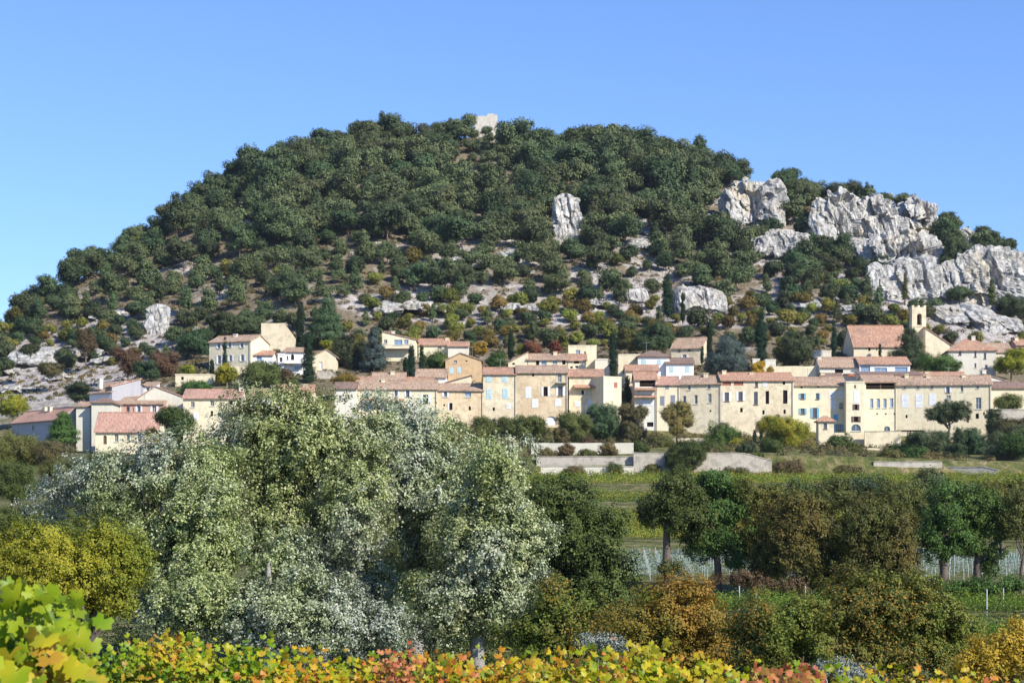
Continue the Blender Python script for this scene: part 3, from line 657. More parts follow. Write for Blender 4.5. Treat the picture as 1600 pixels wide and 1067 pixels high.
    ro = rb.build('roof', M[rmat] if roof != 'f' else M[wall], t)
    if roof in 'gsh' and Wd > 3:                      # tiled cornice under the eave
        MB().box(-.02,Wd+.02,-.18,-.003,ze-.3,ze-.1).build('cornice', M['tile'], t)
    for cx in chim:
        hpx = 9
        if isinstance(cx, tuple): cx, hpx = cx
        k = (cx-800)/F; u = (k*p0[1]-p0[0])/(ca-k*sa); u = min(max(u,.5),Wd-.5)
        v = D*.42 if roof in 'gh' else D*.6; zz = zr-.5 if roof != 'f' else ze
        c = MB(); c.box(u-.42,u+.42,v-.3,v+.3,zz-1.2,zz+hpx*.11).box(u-.52,u+.52,v-.4,v+.4,zz+hpx*.11+.002,zz+hpx*.11+.12)
        c.build('chimney', M['palewall' if wall in ('white','yellowwall','palewall') else 'cream'], ro)
    for (u0,u1,z0,z1,st,sh) in ops:
        w_, h_ = u1-u0, z1-z0
        if st in 'ongab':
            f = MB(); b = min(.09, w_*.14); y = .14; fm = 'framebrown' if st == 'b' else 'frame'
            f.box(u0,u0+b,y,y+.08,z0,z1).box(u1-b,u1,y,y+.08,z0,z1).box(u0+b,u1-b,y,y+.08,z0,z0+b).box(u0+b,u1-b,y,y+.08,z1-b,z1)
            if w_ > .7: f.box((u0+u1)/2-b/2,(u0+u1)/2+b/2,y,y+.08,z0+b,z1-b)
            if h_ > 1.5: 
                for kk in ((.5,) if h_ < 2.4 else (.33,.66)): f.box(u0+b,u1-b,y+.01,y+.07,z0+h_*kk-.03,z0+h_*kk+.03)
            f.box(u0-.12,u1+.12,-.1,-.004,z0-.14,z0-.02)
            fo = f.build('window', M[fm], t); MB().box(u0+.01,u1-.01,.2,.24,z0+.01,z1-.01).build('pane', M['glassblue' if st == 'g' else 'glass'], fo)
        elif st in 'dL':
            dd = 1.75 if st == 'L' else .26
            MB().box(u0+.005,u1-.005,dd,dd+.05,z0+.005,z1-.005).build('opening', M['dark'], t)  # near-black panel stands in for the shade inside the opening
            if st == 'L':
                lp = MB(); n = max(1, int(w_/2.2))
                for kk in range(1, n): lp.box(u0+w_*kk/n-.12,u0+w_*kk/n+.12,.05,.3,z0+.01,z1-.01)
                lp.box(u0+.01,u1-.01,.02,.1,z0+.55,z0+.62)
                for kk in range(int(w_/.35)): lp.box(u0+.2+kk*.35,u0+.23+kk*.35,.045,.075,z0+.01,z0+.55)
                lp.build('railing', M['wood'], t)
        elif st == 'A':
            MB().box(u0+.005,u1-.005,.22,.27,z0+.005,z1-.005).build('door', M[sh or 'wood'], t)
        elif st == 'D':
            do = MB().box(u0+.005,u1-.005,.16,.22,z0+.005,z1-.005).build('door', M[sh or 'wood'], t); MB().box(u1-.2,u1-.14,.1,.158,z0+h_*.45,z0+h_*.5).build('handle', M['metal'], do)
        if st == 'c':
            for s in (0,1):
                a, b = (u0-.05,(u0+u1)/2-.01) if s == 0 else ((u0+u1)/2+.01,u1+.05)
                q = MB().box(a,b,-.05,-.004,z0-.04,z1+.04)
                for kk in (.2,.5,.8): q.box(a+.04,b-.04,-.075,-.052,z0+h_*kk-.04,z0+h_*kk+.04)
                q.build('shutter', M[sh or 'sh_white'], t)
        elif sh and st in 'onb' or (sh and st == 'd'):
            sw = w_*.5
            for s in (0,1):
                if isinstance(sh, tuple) and sh[1] != s: continue
                a, b = (u0-sw-.03,u0-.03) if s == 0 else (u1+.03,u1+sw+.03)
                q = MB().box(a,b,-.06,-.004,z0,z1)
                for kk in (.2,.8): q.box(a+.04,b-.04,-.085,-.062,z0+h_*kk-.04,z0+h_*kk+.04)
                q.build('shutter', M[sh[0] if isinstance(sh, tuple) else sh], t)
        elif st == 'P':
            MB().box(u0+.005,u1-.005,.1,.16,z0+.005,z1-.005).build('brick_panel', M[sh or 'sh_red'], t)
    if depth >= 8 and ze > 5.5 and roof in 'gs':
        MB().tube([(Wd-.25,-.12,-1),(Wd-.25,-.12,ze-.35)], [.06,.06], 6).build('downpipe', M['metal'], t)
    return t

def leanto(parent, x0, x1, z_top_py, z_bot_py, Y, out=2.0, mat='tile'):
    """small sloping roof fixed to a facade: a part of the house"""
    k = Y/F; zb = parent.location[2]; ox, oy = parent.location[0], parent.location[1]; rz = parent.rotation_euler[2]
    u0 = ((x0-800)*k-ox)/math.cos(rz); u1 = ((x1-800)*k-ox)/math.cos(rz); z1 = ZC+(HY-z_top_py)*k-zb; z0 = ZC+(HY-z_bot_py)*k-zb
    return MB().slab([(u0,-out,z0),(u1,-out,z0),(u1,-.01,z1),(u0,-.01,z1)], .18).build('lean_to_roof', M[mat], parent)

SW, SB, SP = 'sh_white', 'sh_blue', 'sh_pale'
# ---- left group
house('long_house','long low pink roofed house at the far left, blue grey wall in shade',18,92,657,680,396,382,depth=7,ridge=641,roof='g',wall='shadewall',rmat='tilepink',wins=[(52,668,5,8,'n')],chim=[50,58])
house('tall_house','tall blank grey cream wall with a tiny flat gable beside the green conifer',119,143,634,695,380,depth=8,ridge=629,roof='g',wall='greenish')
house('tall_house','tall grey cream house with low pyramid roof behind the pink tiled roof',143,175,628,700,378,depth=8,ridge=621,roof='h',wall='greenish',rmat='tiledark')
house('cottage','yellow walled cottage with a wide pink tiled roof and arched windows',149,247,672,705,368,depth=7.5,ridge=645,roof='g',wall='yellowwall',rmat='tilepink',wins=[(164,687,5.5,14,'A','framebrown'),(182,684,6,12,'a'),(200,684,5,11,'a'),(218,684,6,12,'a'),(234,684,5,11,'a')])
house('pink_house','pink rendered house with white framed windows above the pink roof',186,256,630,652,389,depth=8,ridge=618,roof='s',wall='pinkwall',rmat='tile',wins=[(200,640,5,9,'b'),(217,639,5,10,'n',SW),(241,639,6,10,'n',SW),(208,640,2,7,'n')])
house('white_annex','small bright white annex between the grey tower house and the pink house',172,188,630,662,388.5,depth=6,ridge=626,roof='s',wall='white',rmat='tile')
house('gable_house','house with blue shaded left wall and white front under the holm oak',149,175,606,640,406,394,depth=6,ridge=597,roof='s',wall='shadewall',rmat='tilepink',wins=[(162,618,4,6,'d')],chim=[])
house('white_house','narrow white fronted house with a sloping top and thin chimney',175,197,612,640,394,397,depth=7,ridge=594,roof='r',wall='white',rmat='tile',chim=[(177,8)])
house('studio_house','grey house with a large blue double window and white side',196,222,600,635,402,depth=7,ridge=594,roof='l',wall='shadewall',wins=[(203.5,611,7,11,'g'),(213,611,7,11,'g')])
house('white_house','low white house with one small window beside the blue double window',221,240,602,630,404,depth=7,ridge=597,roof='s',wall='white',wins=[(231,608,5,6,'n')])
house('barn','wide grey beige gabled house with a small dark window and roof sloping right',214,294,622,650,392,depth=7,ridge=603,roof='e',apex=.36,wall='greenish',rmat='tilepink',wins=[(269,619,4.5,7,'d')])
house('yellow_house','yellow rendered house with a white lower door above the silver tree',286,377,621,668,384,depth=8,ridge=609,roof='g',wall='yellowwall',rmat='tilepink',wins=[(301,632,6,9,'n'),(331.5,630,6,8,'n'),(361,629,5,7,'d'),(306,650,7,12,'c',SW),(331,646,4,8,'d')],chim=[(375,9)])
house('low_house','low house with brown roofs just above the tallest silver tree',390,432,617,650,392,depth=7,ridge=608,roof='g',wall='white',rmat='tile',wins=[(398,627,4,7,'n')],chim=[(424,10)])
house('low_house','low house with newer red roof and round chimney behind the silver tree top',430,488,612,650,400,depth=8,ridge=602,roof='g',wall='cream',rmat='tilered',wins=[(445,622,5,8,'n')],chim=[(452,9),(474,5)])
house('villa','three storey cream villa with two rows of white shuttered windows and white gable',327,392,533,572,446,442,depth=8.5,ridge=525,roof='g',wall='yellowwall',rmat='tile',wins=[(342,540,4.5,8,'o',SW),(359,539,4.5,7,'o',SW),(378,539.5,4.5,7.5,'o',SW),(342.5,562,6,13,'o',SW),(360,559.5,5,9,'o',SW),(378.5,559,5.5,10,'o',SW)],chim=[(356,7)])
house('small_annex','small annex with blue windows right of the three storey villa',395,426,554,572,443,depth=7,ridge=549,roof='g',wall='white',rmat='tilered',wins=[(405,560,8,9,'g')])
house('terrace_house','modern white terraced house with roof balcony beside the tall cypress',443,477,549,600,438,depth=8,ridge=543,roof='s',wall='white',rmat='tile',wins=[(457,558,5,9,'A','dark'),(466,572,12,9,'g'),(466,586,5,6,'n'),(449,559,3,6,'n')])
house('terrace_wing','low white wing with a sunlit terrace left of the balcony house',434,444,554,578,437,depth=6,roof='f',wall='white',wins=[(439,562,4,7,'d')])
house('gabled_house','white gabled house right of the tall cypress with a low stone wall',488,525,556,590,440,depth=9,ridge=545,roof='e',apex=.6,wall='cream',rmat='tile',wins=[(501,571,5,11,'D','sh_white')])
house('garden_shed','long cream outbuilding with a flat top below the villa',274,332,586,600,430,depth=4,roof='f',wall='cream',wins=[(285,591,4,5,'d')])
house('hill_villa','yellow villa with blue picture windows and balcony below the scree',597,650,530,572,450,depth=9,ridge=517,roof='l',wall='yellowwall',rmat='tilered',wins=[(602.5,533,5,7,'n'),(622,535,13,8,'g'),(634.5,534,7,8,'g'),(640,560,6,9,'n')],chim=[(612,8)])
house('long_outbuilding','long low tan outbuilding with a neat red roof behind the round bush',654,701,538,565,456,depth=7,ridge=530,roof='g',wall='cream',rmat='tilered',wins=[(687,543,6,4,'n')],chim=[(699,6)])
house('low_annex','small pale annex with short red roof left of the orange tree',700,732,540,556,455,depth=6,ridge=534.5,roof='g',wall='palewall',rmat='tilered')
house('ochre_house','ochre stone house with slanting top and two pale blue shutters',696,752,562,600,424,depth=9,ridge=551,roof='e',apex=.42,wall='orangestone',rmat='tile',wins=[(711.5,563.5,5,8,'n'),(729,562.5,3,5,'d'),(705,579,5.5,9,'c',SP),(717,578,5.5,9,'c',SP)])
house('low_house','low white walled house with a long roof left of the ochre house',650,697,588,606,418,depth=6,ridge=577.5,roof='g',wall='white',rmat='tile',wins=[(676,593,3,5,'d')])
# ---- front row, left half
house('corner_house','small corner house with low roof at the left end of the long terrace',523,557,606,650,392,depth=6,ridge=598,roof='g',wall='palewall',rmat='tiledark',wins=[(531,622,4,9,'n')],chim=[])
house('upper_roof_house','raised house with two brown roofs rising above the long terrace roof',581,632,595,606,409,depth=7,ridge=583,roof='g',wall='cream',rmat='tile',chim=[(612,7)])
house('upper_roof_house','low curved roofed house just right of the raised brown roofs',632,676,596,606,411,depth=6,ridge=590,roof='g',wall='cream',rmat='tilered')
house('upper_roof_house','low house with brown roof at the left behind the long terrace roof',557,583,597,606,408,depth=6,ridge=589,roof='g',wall='cream',rmat='tilered')
t = house('terrace_row_house','long cream terrace house with four white shuttered upper windows and a roofed porch',557,683,606.5,662,394,394.5,depth=8,ridge=595,roof='g',wall='cream',rmat='tile',wins=[(573.5,616,4.5,10,'b',SW),(590.5,615.5,4.5,10.5,'b',SW),(619,615,4.5,10.5,'b',SW),(637,615,5,10.5,'b',SW),(665,624,8,14.5,'d',SW),(578,635,8,10,'g'),(622,634,13,11,'d'),(643,633,5,7,'n')],chim=[(598,6)])
leanto(t, 566, 632, 622.5, 626, 394, 1.6, 'tilered')
house('terrace_row_house','cream stone house with a wide blue window and white half shutter beside the long terrace',683,755,609,668,395,396,depth=8,ridge=600,roof='g',wall='warmstone',rmat='tile',wins=[(696,615.5,5,9,'n',SW),(731,615.5,10,9,'g'),(704.5,635,5,11,'d',(SW,0)),(734,638,3.5,6,'d'),(694,633,2.5,3.5,'d')])
house('side_house','small brown roofed house in the notch before the dark side wall',697,736,597,612,408,depth=6,ridge=586,roof='r',wall='cream',rmat='tiledark',wins=[(703,596,5,4,'d'),(716,596,5,5,'d')])
house('mansion','tallest stone building with pale blue shutters on its left half',755,807,584,668,396,depth=13,ridge=575,roof='g',wall='stone',rmat='tilered',wins=[(764,592,7.5,10,'c',SP),(788.5,592,7,10.5,'c',SP),(764,615.5,7.5,15.5,'c',SP),(789.5,615,8,15.5,'c',SP),(794.5,634.5,6,8,'c',SW),(771.5,639,3.5,5,'d'),(806,626,1.5,2,'d')])
house('mansion','tall stone building with iron balcony, dark open windows and white arched doorway',807,887,581.5,668,396,depth=12,ridge=572,roof='g',wall='warmstone',rmat='tile',wins=[(833,586,3.5,4,'d'),(874.5,590.5,6,13,'n',None),(825.5,613,8.5,17,'c',SW),(852.5,611.5,6.5,15,'d',SW),(875.5,611,7,15,'b',SW),(836,630,9,13,'c',SW),(872,629,9,11,'c',SW),(861,657,17,14,'A',SW)])
house('narrow_house','stone house with tiled lean to and two small white shuttered windows',889,943,587,660,398,depth=9,ridge=578,roof='g',wall='stone',rmat='tilered',wins=[(910.5,613,4,6,'d',(SW,1)),(931,612,4,6,'d',(SW,1)),(902.5,631,7,8,'c',SW),(922.5,628.5,6,8,'c',SW)])
leanto(bpy.data.objects[-1] if False else [o for o in bpy.data.objects if o.get('label','').startswith('stone house with tiled lean')][0], 896, 944, 601, 605.5, 398, 1.3, 'tilered')
house('tower_house','plain cream tower house with one pinkish shuttered window',943,971,590,640,394,396,depth=9,roof='f',wall='cream',wins=[(962,601.5,5,8,'c','sh_red')])
house('upper_house','cream gabled house with a small dark window behind the mansion roofs',794,825,566,590,424,depth=8,ridge=549,roof='r',wall='cream',wins=[(802.5,567,4,5.5,'d')])
house('upper_house','low house with blue windows and straight brown roof behind the mansion roofs',824,887,561,586,424,depth=7,ridge=553.5,roof='g',wall='cream',rmat='tile',wins=[(840,567,5,7.5,'d'),(850,567,8,8,'g'),(867,565.5,7,7,'g'),(881,566,5,7,'d')],chim=[(868,8)])
house('block_house','plain cream block with one blue window above the red garden shrubs',888,932,541,575,432,depth=8,roof='f',wall='yellowwall',wins=[(903,550,7,6,'g'),(914,551,3,4,'n')])
house('block_house_wing','cream house wing with short red roof and small dark window',886,916,562,592,424,depth=6,ridge=554,roof='g',wall='yellowwall',rmat='tilered',wins=[(901,566,8,4,'d'),(893,574,4,3,'d'),(901,573,4,3,'d')])
house('garden_building','low cream garden building left of the tall thin cypress',930,954,562,580,428,depth=5,roof='f',wall='palewall')
# ---- middle
house('upper_white_house','cream house with flat top at the left of the white block',966,1000,555,596,420,depth=9,roof='f',wall='cream')
house('upper_white_house','broad white house with low hipped roof in the middle of the village',997,1046,556,592,416,depth=9,ridge=548,roof='h',wall='white',rmat='tiledark',wins=[(1006,566,7,10,'c',SP),(1030,566,6,8,'c',SP)])
house('upper_white_house','white house with pale blue shutters and brown roof behind the terrace row',1041,1084,567,592,415,depth=8,ridge=560,roof='g',wall='white',rmat='tiledark',wins=[(1049,577,6,9,'c',SP),(1074,577,6,9,'c',SP)])
house('upper_house','stone farmhouse with a skylight and tiny attic windows at the top of the village',1049,1097,543,568,446,444,depth=10,ridge=528.5,roof='g',wall='stone',rmat='tile',wins=[(1061.5,547,3.5,4.5,'b'),(1077,545.5,3.5,4.5,'b'),(1069.5,556.5,6,5,'n',SW)],chim=[])
house('step_roof_house','narrow cream house with a sloping red roof below the white block',978,1029,578,640,405,depth=7,ridge=571,roof='g',wall='cream',rmat='tilered')
t = house('loggia_house','terraced house with shaded open loggias and stepped balconies',992,1026,592,668,396,depth=8,ridge=582,roof='g',wall='palewall',rmat='tilered',wins=[(1012,598.5,25,11,'L'),(1010,612,18,5,'c',SW),(1010,629,20,9,'c',SW),(1016,663,10,7,'d')])
leanto(t, 991, 1026, 605.5, 609, 396, 1.4, 'tilered'); leanto(t, 990, 1026, 617, 620.5, 396, 1.2, 'tilered')
house('terrace_row_house','cream house with small grey shuttered windows left of the white drainpipe',1025,1062,600,672,396,depth=9,ridge=589,roof='g',wall='cream',rmat='tilepink',wins=[(1042.5,604.5,4.5,6,'c','sh_grey'),(1035,626,6,14,'c','sh_grey'),(1051.5,624,6,13,'c','sh_grey')],chim=[(1030,5)])
house('terrace_row_house','stone house with three tall windows left of the wall corner',1062,1127,599,676,396,394,depth=9,ridge=588,roof='g',wall='stone',rmat='tile',wins=[(1077,605,4,8,'n'),(1108,603,4.5,8,'n'),(1069.5,624,5,11,'n'),(1087.5,624,5,14,'n'),(1109,622,5.5,14,'n'),(1110,642,3,3,'d')],chim=[(1099,9)])
house('terrace_row_house','large stone house with brick panels, very tall dark windows and arched gate',1127,1240,593.5,682,394,394,depth=10,ridge=583,roof='g',wall='stone',rmat='tilered',wins=[(1135,599,14,7,'P','sh_red'),(1154,599,15,7,'P','sh_red'),(1135.5,620,6.5,14,'b',SW),(1157,619,6.5,14,'b',SW),(1158.5,640.5,4,7,'d'),(1182,600.5,4.5,8,'b'),(1195,600,6,8,'c',SW),(1225,598,4,5.5,'d'),(1181,622,6,20,'b'),(1199,621,5.5,20,'d'),(1227,620,7,21,'d'),(1193,644,3.5,6.5,'d'),(1226,643,3.5,6.5,'d'),(1187,668,14,15,'A','wood')],chim=[(1135,8),(1178,4)])
# ---- right
house('terrace_row_house','house with bright blue shutters on four windows',1240,1322,601,690,397,depth=9,ridge=590,roof='g',wall='yellowwall',rmat='tile',wins=[(1252.5,604,3,5.5,'d'),(1278.5,603,3,5,'d'),(1253.5,619,5.5,9,'b',SB),(1277,619,4.5,9.5,'b',(SB,1)),(1254,642.5,6,9,'b',SB),(1273,645,6.5,16,'b',SB),(1300,616.5,9,11,'c',SW),(1314.5,616,8,10,'c',SW),(1302,632,8,14,'c',SW),(1314,633.5,5,8,'b'),(1306,652,6.5,9,'c',SB),(1310.5,667.5,7,10,'b',SB)])
house('upper_roof_house','small raised house with a brown roof behind the blue shuttered house',1284,1317,592,602,404,depth=5,ridge=584,roof='g',wall='cream',rmat='tiledark',chim=[(1281,6)])
house('stair_tower_house','narrow projecting tower house with brown shutters and roof terrace',1322,1351,597.5,690,394.5,depth=8,roof='f',wall='yellowwall',wins=[(1336,604,2.5,5,'d'),(1338.5,620,8,19,'c',SW),(1337.5,636,5,9,'d','sh_brown'),(1337.5,655,7,9,'d','sh_brown'),(1337.5,668,15,11,'a')])
house('monastery_house','house with four arched blue windows, open loggia and a round arched cellar door',1351,1401,596,692,397,depth=9,ridge=587,roof='g',wall='yellowwall',rmat='tile',wins=[(1376,603,46,10,'L'),(1362,630,5.2,14.5,'g'),(1372.3,630,5.2,14.5,'g'),(1382.7,630,5.2,14.5,'g'),(1393.2,629.5,5.2,14.5,'g'),(1370.5,646.5,2.4,2.4,'d'),(1384,646.5,2.4,2.4,'d'),(1397.5,646.5,2.4,2.4,'d'),(1386,670.5,9.5,9.5,'a')])
house('terrace_row_house','very long cream house with three large white closed shutters at the right end',1401,1549,600,696,397,394,depth=9,ridge=588,roof='g',wall='cream',rmat='tile',wins=[(1413.5,604.5,4,5,'n'),(1434.5,604.5,4,5,'n'),(1456,604.5,4,5,'n'),(1414,626,10.5,20,'c',SW),(1436,626,10.5,20,'c',SW),(1457,624,10,18,'c',SW),(1481,609,5,9,'b',SW),(1482,620.5,7,6,'g'),(1503,607,4,10,'n'),(1527.5,604,4,6,'n'),(1529,630,8.5,18,'n'),(1527,650,5,8,'d'),(1537.5,646,2.5,4.5,'d'),(1416.5,650.5,3,5,'d'),(1512,654,4,12,'D','wood'),(1546,664,3,3,'d')],chim=[(1418,8),(1452,6),(1508,6)])
house('upper_house','house with brown roof, rooftop awning and long low front left of the glass fronted house',1281,1346,572.5,592,418,depth=9,ridge=559,roof='g',wall='palewall',rmat='tile',wins=[(1311,580,13,6,'d')],chim=[(1283,5)])
house('glass_fronted_house','white modern house with wide blue windows under the church',1343,1422,568,590,417,depth=9,ridge=558.5,roof='g',wall='white',rmat='tilered',wins=[(1352,575,15,12,'g'),(1376,578,20,7,'g'),(1408,577.5,20,7.5,'g')])
house('upper_roof_house','long low tiled building squeezed behind the last terrace roof',1344,1442,585,600,408,depth=5,ridge=581,roof='s',wall='palewall',rmat='tiledark',wins=[],chim=[])
house('upper_roof_house','low tiled building with rooftop skylight at the right behind the last terrace roof',1442,1510,588,600,409,depth=6,ridge=582,roof='g',wall='cream',rmat='tilered',chim=[(1452,5)])
house('annex','small annex with a tall round chimney beyond the end of the terrace',1538,1583,597,615,412,depth=6,ridge=584,roof='l',wall='palewall',rmat='tile',chim=[(1544,14)])
house('low_house','low pale building with flat brown roof at the right end of the village',1548,1604,605,640,405,depth=6,ridge=597,roof='g',wall='cream',rmat='tiledark')
house('corner_barn','small red roofed barn with shaded gable at the right edge',1588,1625,538,565,462,depth=7,ridge=531,roof='g',wall='pinkwall',rmat='tilered',chim=[(1593,8)])
# church
ch = house('church_nave','church nave with large red tiled roof and two slit windows',1334,1420,540.5,565,446,depth=16,ridge=509.5,roof='g',wall='cream',rmat='tilered',wins=[(1358.5,545,3.5,6.5,'d'),(1370,546,2,3,'d')],cat='church',sink=6)
def bell_tower():
    Y = 455; k = Y/F; z0 = ZC+(HY-540)*k; t = empty('bell_tower', ((1425-800)*k, Y, z0)); tag(t, 'square stone bell tower with one arched opening and a hanging bell', 'bell tower')
    w = 22*k; H = (540-480)*k; o0, o1 = w*.36, w*.70; a0, a1 = (540-508)*k, (540-490)*k; d = 3.0; mb = MB()
    mb.box(0,o0,0,d,-4,a1).box(o1,w,0,d,-4,a1).box(o0,o1,0,d,-4,a0).box(0,w,0,d,a1+.002,H)
    ap = arch_pts(o0,o1,a0,a1); h = len(ap)//2
    for yy in (-.003, d+.003):
        mb.poly([(o0,yy,a1)]+[(p[0],yy,p[1]) for p in ap[h::-1]][:-1]); mb.poly([(o1,yy,a1)]+[(p[0],yy,p[1]) for p in ap[h:-1]])
    for x in (0, w*.4, w-.55): mb.box(x,x+.55,0,d,H+.002,H+.45)
    mb.build('tower_wall', M['stone'], t)
    MB().box(-.08,w+.08,-.08,d+.08,a0-.35,a0-.15).build('string_course', M['stone'], t)
    b = MB(); cx = (o0+o1)/2; n = 10; prof = [(.02,1.35),(.22,1.3),(.27,.9),(.34,.45),(.48,.12),(.52,0)]
    for i, (r0, zz) in enumerate(prof): 
        for kk in range(n): b.v.append((cx+r0*math.cos(6.283*kk/n), 1.5+r0*math.sin(6.283*kk/n), a0+.35+zz))
    for i in range(len(prof)-1):
        for kk in range(n): b.f.append((i*n+kk, i*n+(kk+1)%n, (i+1)*n+(kk+1)%n, (i+1)*n+kk))
    bo = b.build('bell', M['bronze'], t, smooth=True); MB().box(o0+.02,o1-.02,1.4,1.6,a0+1.72,a0+1.86).build('yoke', M['wood'], bo)
bell_tower()
house('church_wing','cream church wing with a roof line stepping down from the bell tower',1446,1484,537,565,452,depth=10,ridge=511,roof='l',wall='cream',rmat='tilered',cat='church')
house('presbytery','large white rendered house with hipped roof right of the church',1482,1556,546,588,433,432,depth=10,ridge=529,roof='h',wall='palewall',rmat='tilered',wins=[(1500,550,4,9,'b'),(1524,553,3,9,'b'),(1539,556,3.5,9,'b'),(1501,567,5,4,'d'),(1524,571,3,7,'n'),(1541,573,4,6,'b')],chim=[(1525,8)])
house('presbytery_wing','low wing with long sloping tiled roof behind the white house',1540,1582,549,570,446,depth=9,ridge=537,roof='g',wall='cream',rmat='tile')
house('small_building','low cream building left of the church beside a thin cypress',1272,1299,549,562,452,depth=5,roof='f',wall='palewall')
house('watch_tower','slender square stone tower with little pyramid roof in the garden',1279,1303,656,706,380,depth=3.2,ridge=649.5,roof='h',wall='stone',rmat='tilered',wins=[(1289.5,665.5,5.5,9,'b'),(1291,693,2,4,'d')],cat='tower')
house('terrace_pavilion','little ivory pavilion between the yellow and orange garden trees',1196,1212,563,576,424,depth=3,roof='f',wall='palewall')
house('terrace_pavilion','little ivory pavilion beside the tall dark garden tree',1176,1187,562,576,424,depth=3,roof='f',wall='palewall')
# ruined tower on the summit
def ruin():
    Y = 646; k = Y/F; zb = ZC+(HY-212)*k; t = empty('castle_ruin', ((741-800)*k, Y, zb)); tag(t, 'roofless pale stone ruin of a tower on the summit', 'ruin')
    x1 = 36*k; zt = (212-181)*k; mb = MB(); r2 = random.Random(5); n = 7
    for i in range(n):
        a, b = x1*i/n, x1*(i+1)/n; h = zt + (0.5 if i > n*.55 else -.25) + r2.uniform(-.22,.22); mb.box(a+.002,b,0,1.2,-3,h)
    for i in range(4): mb.box(0,1.2,1.202+i*1.5,2.7+i*1.5,-3,zt-.2-r2.uniform(0,.5)); mb.box(x1-1.2,x1,1.202+i*1.5,2.7+i*1.5,-3,zt+.5-r2.uniform(0,.3))
    mb.build('tower_wall', M['ruin'], t)
ruin()

# ---- garden and retaining walls
def gwall(name, label, x0, x1, top, base, Y0, Y1=None, th=.5, mat='greystone', cap=True, steps=None, cat='wall'):
    if Y1 is None: Y1 = Y0
    p0 = ((x0-800)*Y0/F, Y0); p1 = ((x1-800)*Y1/F, Y1); Wd = math.hypot(p1[0]-p0[0], p1[1]-p0[1]); rz = math.atan2(p1[1]-p0[1], p1[0]-p0[0]); Ym = (Y0+Y1)/2
    zb = ZC+(HY-base)*Ym/F; t = empty(name, (p0[0], p0[1], zb), rz); tag(t, label, cat)
    H = (base-top)*Ym/F; mb = MB(); n = max(3, int(Wd/2.2)); r2 = random.Random(int(x0))
    tops = [H*(1-(steps or 0)*max(0, i/n-.8)/.2)+r2.uniform(-.05,.05) for i in range(n+1)]
    for i in range(n):
        a, b = Wd*i/n, Wd*(i+1)/n; m = len(mb.v)
        mb.v += [(a,0,-2),(b,0,-2),(b,0,tops[i+1]),(a,0,tops[i]),(a,th,-2),(b,th,-2),(b,th,tops[i+1]),(a,th,tops[i])]
        mb.f += [(m,m+1,m+2,m+3),(m+5,m+4,m+7,m+6),(m+3,m+2,m+6,m+7)]
        if i == 0: mb.f.append((m+4,m,m+3,m+7))
        if i == n-1: mb.f.append((m+1,m+5,m+6,m+2))
    mb.build('masonry', M[mat], t)
    if cap:
        c = MB()
        for i in range(n):
            a, b = Wd*i/n, Wd*(i+1)/n; c.slab([(a+.01,-.08,tops[i]+.14),(b-.01,-.08,tops[i+1]+.14),(b-.01,th+.08,tops[i+1]+.14),(a+.01,th+.08,tops[i]+.14)], .12)
        c.build('coping', M['greystone'], t)
gwall('retaining_wall','long white retaining wall behind the round green tree',990,1206,708,742,336.3,336.5,mat='greystone',steps=.35)
gwall('retaining_wall','lower pale terrace wall left of the long white wall',845,990,729,744,334,mat='greenish')
gwall('retaining_wall','upper broken stone terrace wall among brown creepers',838,992,714,730,337.6,mat='greystone')
gwall('garden_wall','tall rough garden wall under the dark trees in the middle',830,990,692,714,345,mat='greenish',cap=False)
gwall('garden_wall','rough stone terrace wall in front of the arched cellar door',1351,1408,674,694,383,mat='stone')
gwall('garden_wall','low stone wall joining the little tower to the terrace',1303,1352,676,694,385,mat='stone',cap=False)
gwall('garden_wall','broken stone wall below the cellar terrace',1340,1420,700,716,374,mat='stone',cap=False,steps=.4)
gwall('retaining_wall','pale wall above the brown oaks on the right',1365,1472,722,742,337.5,mat='greystone')
gwall('retaining_wall','stone ramp wall running into the dark trees on the right',1470,1560,730,748,338,334,mat='greystone',steps=.3)
gwall('garden_wall','rubble terrace wall at the right end of the village',1550,1625,640,662,388,mat='greystone')
gwall('garden_wall','brown topped terrace wall at the right edge',1556,1625,664,680,380,mat='stone')
gwall('garden_wall','sloping grey garden wall below the white gabled house',495,528,580,600,434,mat='greystone',steps=.5)
gwall('garden_wall','stone wall under the three storey villa',352,402,572,606,438,mat='stone',cap=False)
gwall('garden_wall','old dry stone wall on the bare plot above the small annex',408,462,505,545,466,mat='stone',cap=False,steps=.6)
gwall('garden_wall','cream terrace wall right of the tall thin cypress',1180,1275,572,586,420,mat='cream',cap=False)
gwall('garden_wall','stone base wall in front of the middle terrace gardens',1025,1130,684,704,372,mat='stone',cap=False)

def balcony(owner_start, x0, x1, top, base, Y, out=1.1):
    own = [o for o in bpy.data.objects if o.parent is None and o.get('label','').startswith(owner_start)][0]
    k = Y/F; ox = own.location[0]; zb = own.location[2]; u0, u1 = (x0-800)*k-ox, (x1-800)*k-ox; z0 = ZC+(HY-base)*k-zb; z1 = ZC+(HY-top)*k-zb
    mb = MB().box(u0,u1,-out,-.01,z0-.12,z0)
    o = mb.build('balcony', M['greystone'], own); r_ = MB().box(u0,u1,-out,-out+.05,z1-.05,z1)
    for i in range(int((u1-u0)/.3)+1): r_.box(u0+i*.3,u0+i*.3+.03,-out+.01,-out+.04,z0+.002,z1-.052)
    r_.build('railing', M['metal'], o)
balcony('tall stone building with iron', 868, 886, 590, 598, 396, .9)
balcony('modern white terraced', 437, 476, 562, 567, 436, 1.6)
balcony('yellow villa with blue', 600, 643, 540, 545, 450, 1.8)
balcony('house with brown roof, rooftop awning', 1318, 1345, 578, 584, 418, 1.4)
